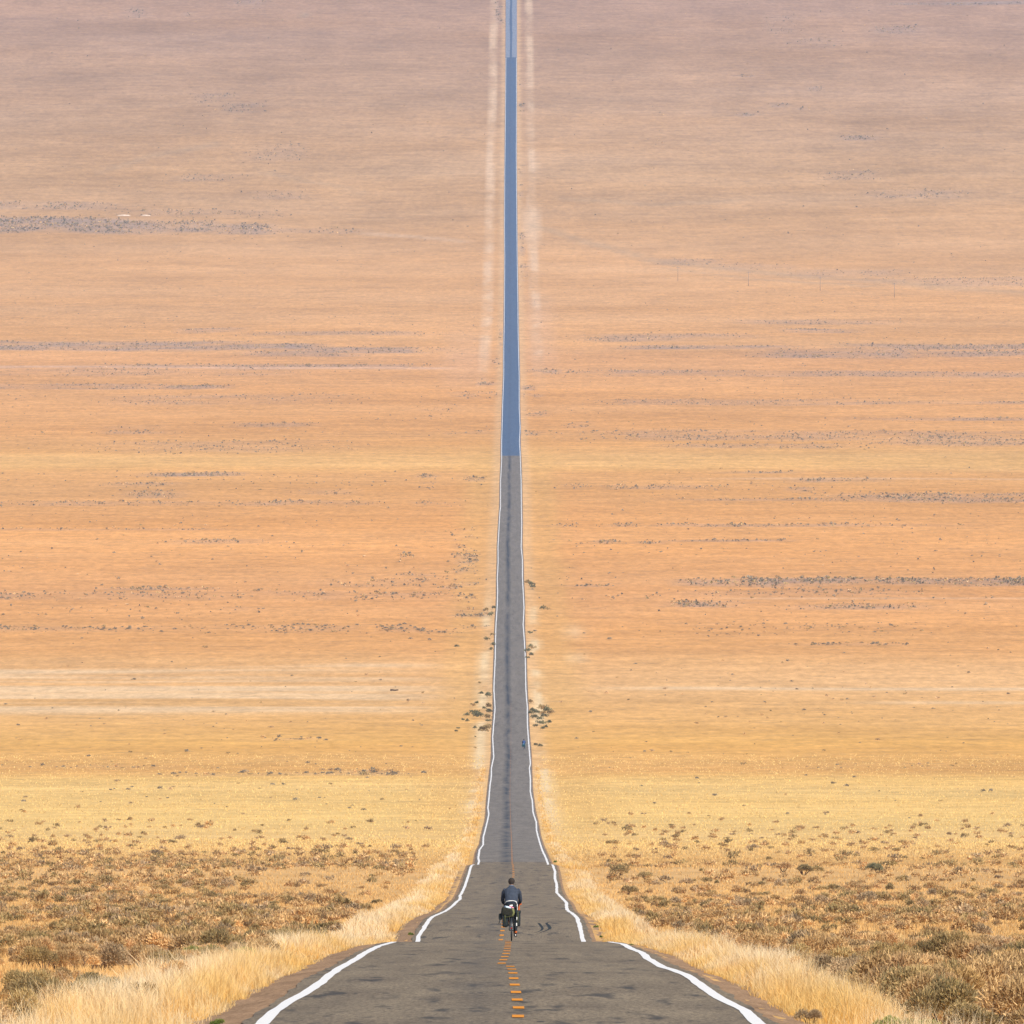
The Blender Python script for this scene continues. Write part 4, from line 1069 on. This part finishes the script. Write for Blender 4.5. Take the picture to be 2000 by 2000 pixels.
    tubes('bag_strap', [([(.225, .95, 1.05), (.20, .90, 1.03)], .012)], M_BLACK, fb)
    # person
    pr_ = empty('person', loc)
    tag(pr_, 'cyclist in a blue jacket riding away far down the right lane' if blue else 'dark-haired cyclist in a slate grey jacket riding away over the crest', 'person')
    HIP = [(-.095, .20, 1.04), (.095, .20, 1.04)]
    torso = [(0, .16, .965, .150, .105), (0, .18, 1.06, .172, .125), (0, .23, 1.16, .165, .115), (0, .31, 1.28, .170, .110), (0, .39, 1.40, .190, .108), (0, .45, 1.49, .185, .090), (0, .49, 1.545, .115, .075)]
    def arm(s, g): return [(s*.165, .45, 1.485, .062+g, .062+g), (s*.225, .49, 1.40, .056+g, .056+g), (s*.255, .56, 1.24, .045+g, .047+g), (s*.262, .60, 1.17, .043+g, .043+g), (s*.245, .72, 1.10, .036+g, .036+g), (s*.215, .84, 1.065, .028+g, .028+g)]
    legR = [(.095, .19, 1.03), (.115, .40, .80), (.118, .53, .63), (.118, .49, .42), (.118, .405, .22)]
    legL = [(-.095, .20, 1.03), (-.125, .42, .98), (-.130, .62, .90), (-.128, .54, .72), (-.122, .40, .53)]
    rad = [.088, .072, .058, .055, .036]
    def leg(pts, g): return [(p[0], p[1], p[2], r_+g, r_+g) for p, r_ in zip(pts, rad)]
    bm = bmesh.new(); loft(bm, [(t[0], t[1], t[2], t[3]-.012, t[4]-.012) for t in torso]); loft(bm, [(0, .47, 1.50, .062, .06), (0, .53, 1.60, .052, .055), (0, .565, 1.66, .055, .06)])
    ball(bm, (0, .590, 1.705), (.076, .095, .108), 3); ball(bm, (0, .665, 1.66), (.045, .035, .045))      # skull, jaw
    ball(bm, (0, .690, 1.695), (.013, .022, .02)); [ball(bm, (s*.079, .59, 1.695), (.012, .022, .032)) for s in (-1, 1)]
    [ball(bm, (s*.03, .672, 1.715), (.018, .014, .012)) for s in (-1, 1)]
    for s in (-1, 1):
        loft(bm, arm(s, -.006))
        ball(bm, (s*.213, .872, 1.05), (.040, .042, .026))
        for k, (dx, ln) in enumerate(((-.030, .052), (-.010, .060), (.010, .057), (.028, .046))):      # four fingers curled over the bar
            xx = s*.213+dx; loft(bm, [(xx, .885, 1.060, .0095, .0095), (xx, .885+ln*.55, 1.050, .009, .009), (xx, .885+ln*.5, 1.018, .008, .008), (xx, .885+ln*.1, 1.008, .007, .007)], 8)
        loft(bm, [(s*.185, .865, 1.045, .011, .011), (s*.168, .885, 1.022, .010, .010), (s*.175, .900, 1.005, .008, .008)], 8)   # thumb under the bar
    loft(bm, leg(legR, -.006)); loft(bm, leg(legL, -.006))
    for pts in (legR, legL):
        a = pts[-1]; loft(bm, [(a[0], a[1]-.03, a[2]-.05, .030, .032), (a[0], a[1]+.06, a[2]-.075, .036, .028), (a[0], a[1]+.16, a[2]-.085, .036, .018)])
    fuse('body', bm, M_SKIN, pr_, .009, 3)
    bm = bmesh.new(); loft(bm, [(t[0], t[1], t[2], t[3]+.008+(.020 if 1.1 < t[2] < 1.45 else 0), t[4]+.012) for t in torso[1:]]+[(0, .505, 1.585, .075, .07)])
    for s in (-1, 1): loft(bm, arm(s, .014))
    jk = fuse('jacket', bm, jm, pr_, .010, 5)
    bm = bmesh.new(); loft(bm, [(0, .485, 1.545, .082, .075), (0, .515, 1.60, .074, .068)]); bm_obj('collar', bm, flat_mat('collar_cloth', (.05, .09, .2) if blue else (.10, .13, .18), .85, .1), jk, True)
    bm = bmesh.new(); loft(bm, [(t[0], t[1], t[2], t[3]+.006, t[4]+.006) for t in torso[:3]]); loft(bm, leg(legR, .010)); loft(bm, leg(legL, .010))
    fuse('trousers', bm, tm, pr_, .012, 4)
    tubes('shirt_hem', [([(-.195, .14, 1.10), (-.15, .055, 1.165), (-.05, .03, 1.185), (.06, .03, 1.185), (.13, .055, 1.165), (.165, .10, 1.08)], .013)], whm, pr_)
    tubes('leg_stripe', [([(.165, .10, 1.09), (.172, .13, 1.0), (.170, .20, .90), (.160, .20, .80), (.158, -.18, .70), (.155, -.19, .62)], .013)], whm, pr_)
    hb_ = bmesh.new(); ball(hb_, (0, .570, 1.730), (.098, .112, .106), 3); ball(hb_, (0, .525, 1.680), (.072, .055, .062), 2)
    for k in range(60):
        a = random.uniform(0, 6.28); e_ = random.uniform(-.2, 1.4)
        ball(hb_, (.082*math.cos(a)*math.cos(e_), .575-.02+.094*math.sin(a)*math.cos(e_)*(.6 if math.sin(a) > 0 else 1), 1.73+.092*math.sin(e_)), random.uniform(.010, .02), 1)
    fuse('hair', hb_, M_HAIR, pr_, .008, 2)
    for pts in (legR, legL):
        a = pts[-1]; bm = bmesh.new()
        loft(bm, [(a[0], a[1]-.035, a[2]-.02, .040, .044), (a[0], a[1]-.035, a[2]-.065, .042, .046), (a[0], a[1]+.05, a[2]-.085, .048, .034), (a[0], a[1]+.15, a[2]-.092, .045, .026), (a[0], a[1]+.19, a[2]-.095, .025, .016)])
        sh = fuse('shoe', bm, M_BLACK, pr_, .008, 3)
        tubes('sock', [([(a[0], a[1]+.005, a[2]+.045), (a[0], a[1]-.01, a[2]-.01)], .048)], orm, pr_)
        bm = bmesh.new(); loft(bm, [(a[0], a[1]-.082, a[2]-.045, .016, .006), (a[0], a[1]-.086, a[2]-.085, .016, .006)]); bm_obj('heel_tab', bm, whm, sh, True)
    return bk
yb = 452.0; xb = -1.0*yb/F
make_rider((xb, yb-.0, float(prof(yb)+camber(np.array(xb), np.array(yb)))), 'near')
x, y = at(1023.2, 1464)
make_rider((x, y, float(prof(y)+camber(np.array(x), np.array(y)))), 'blue')
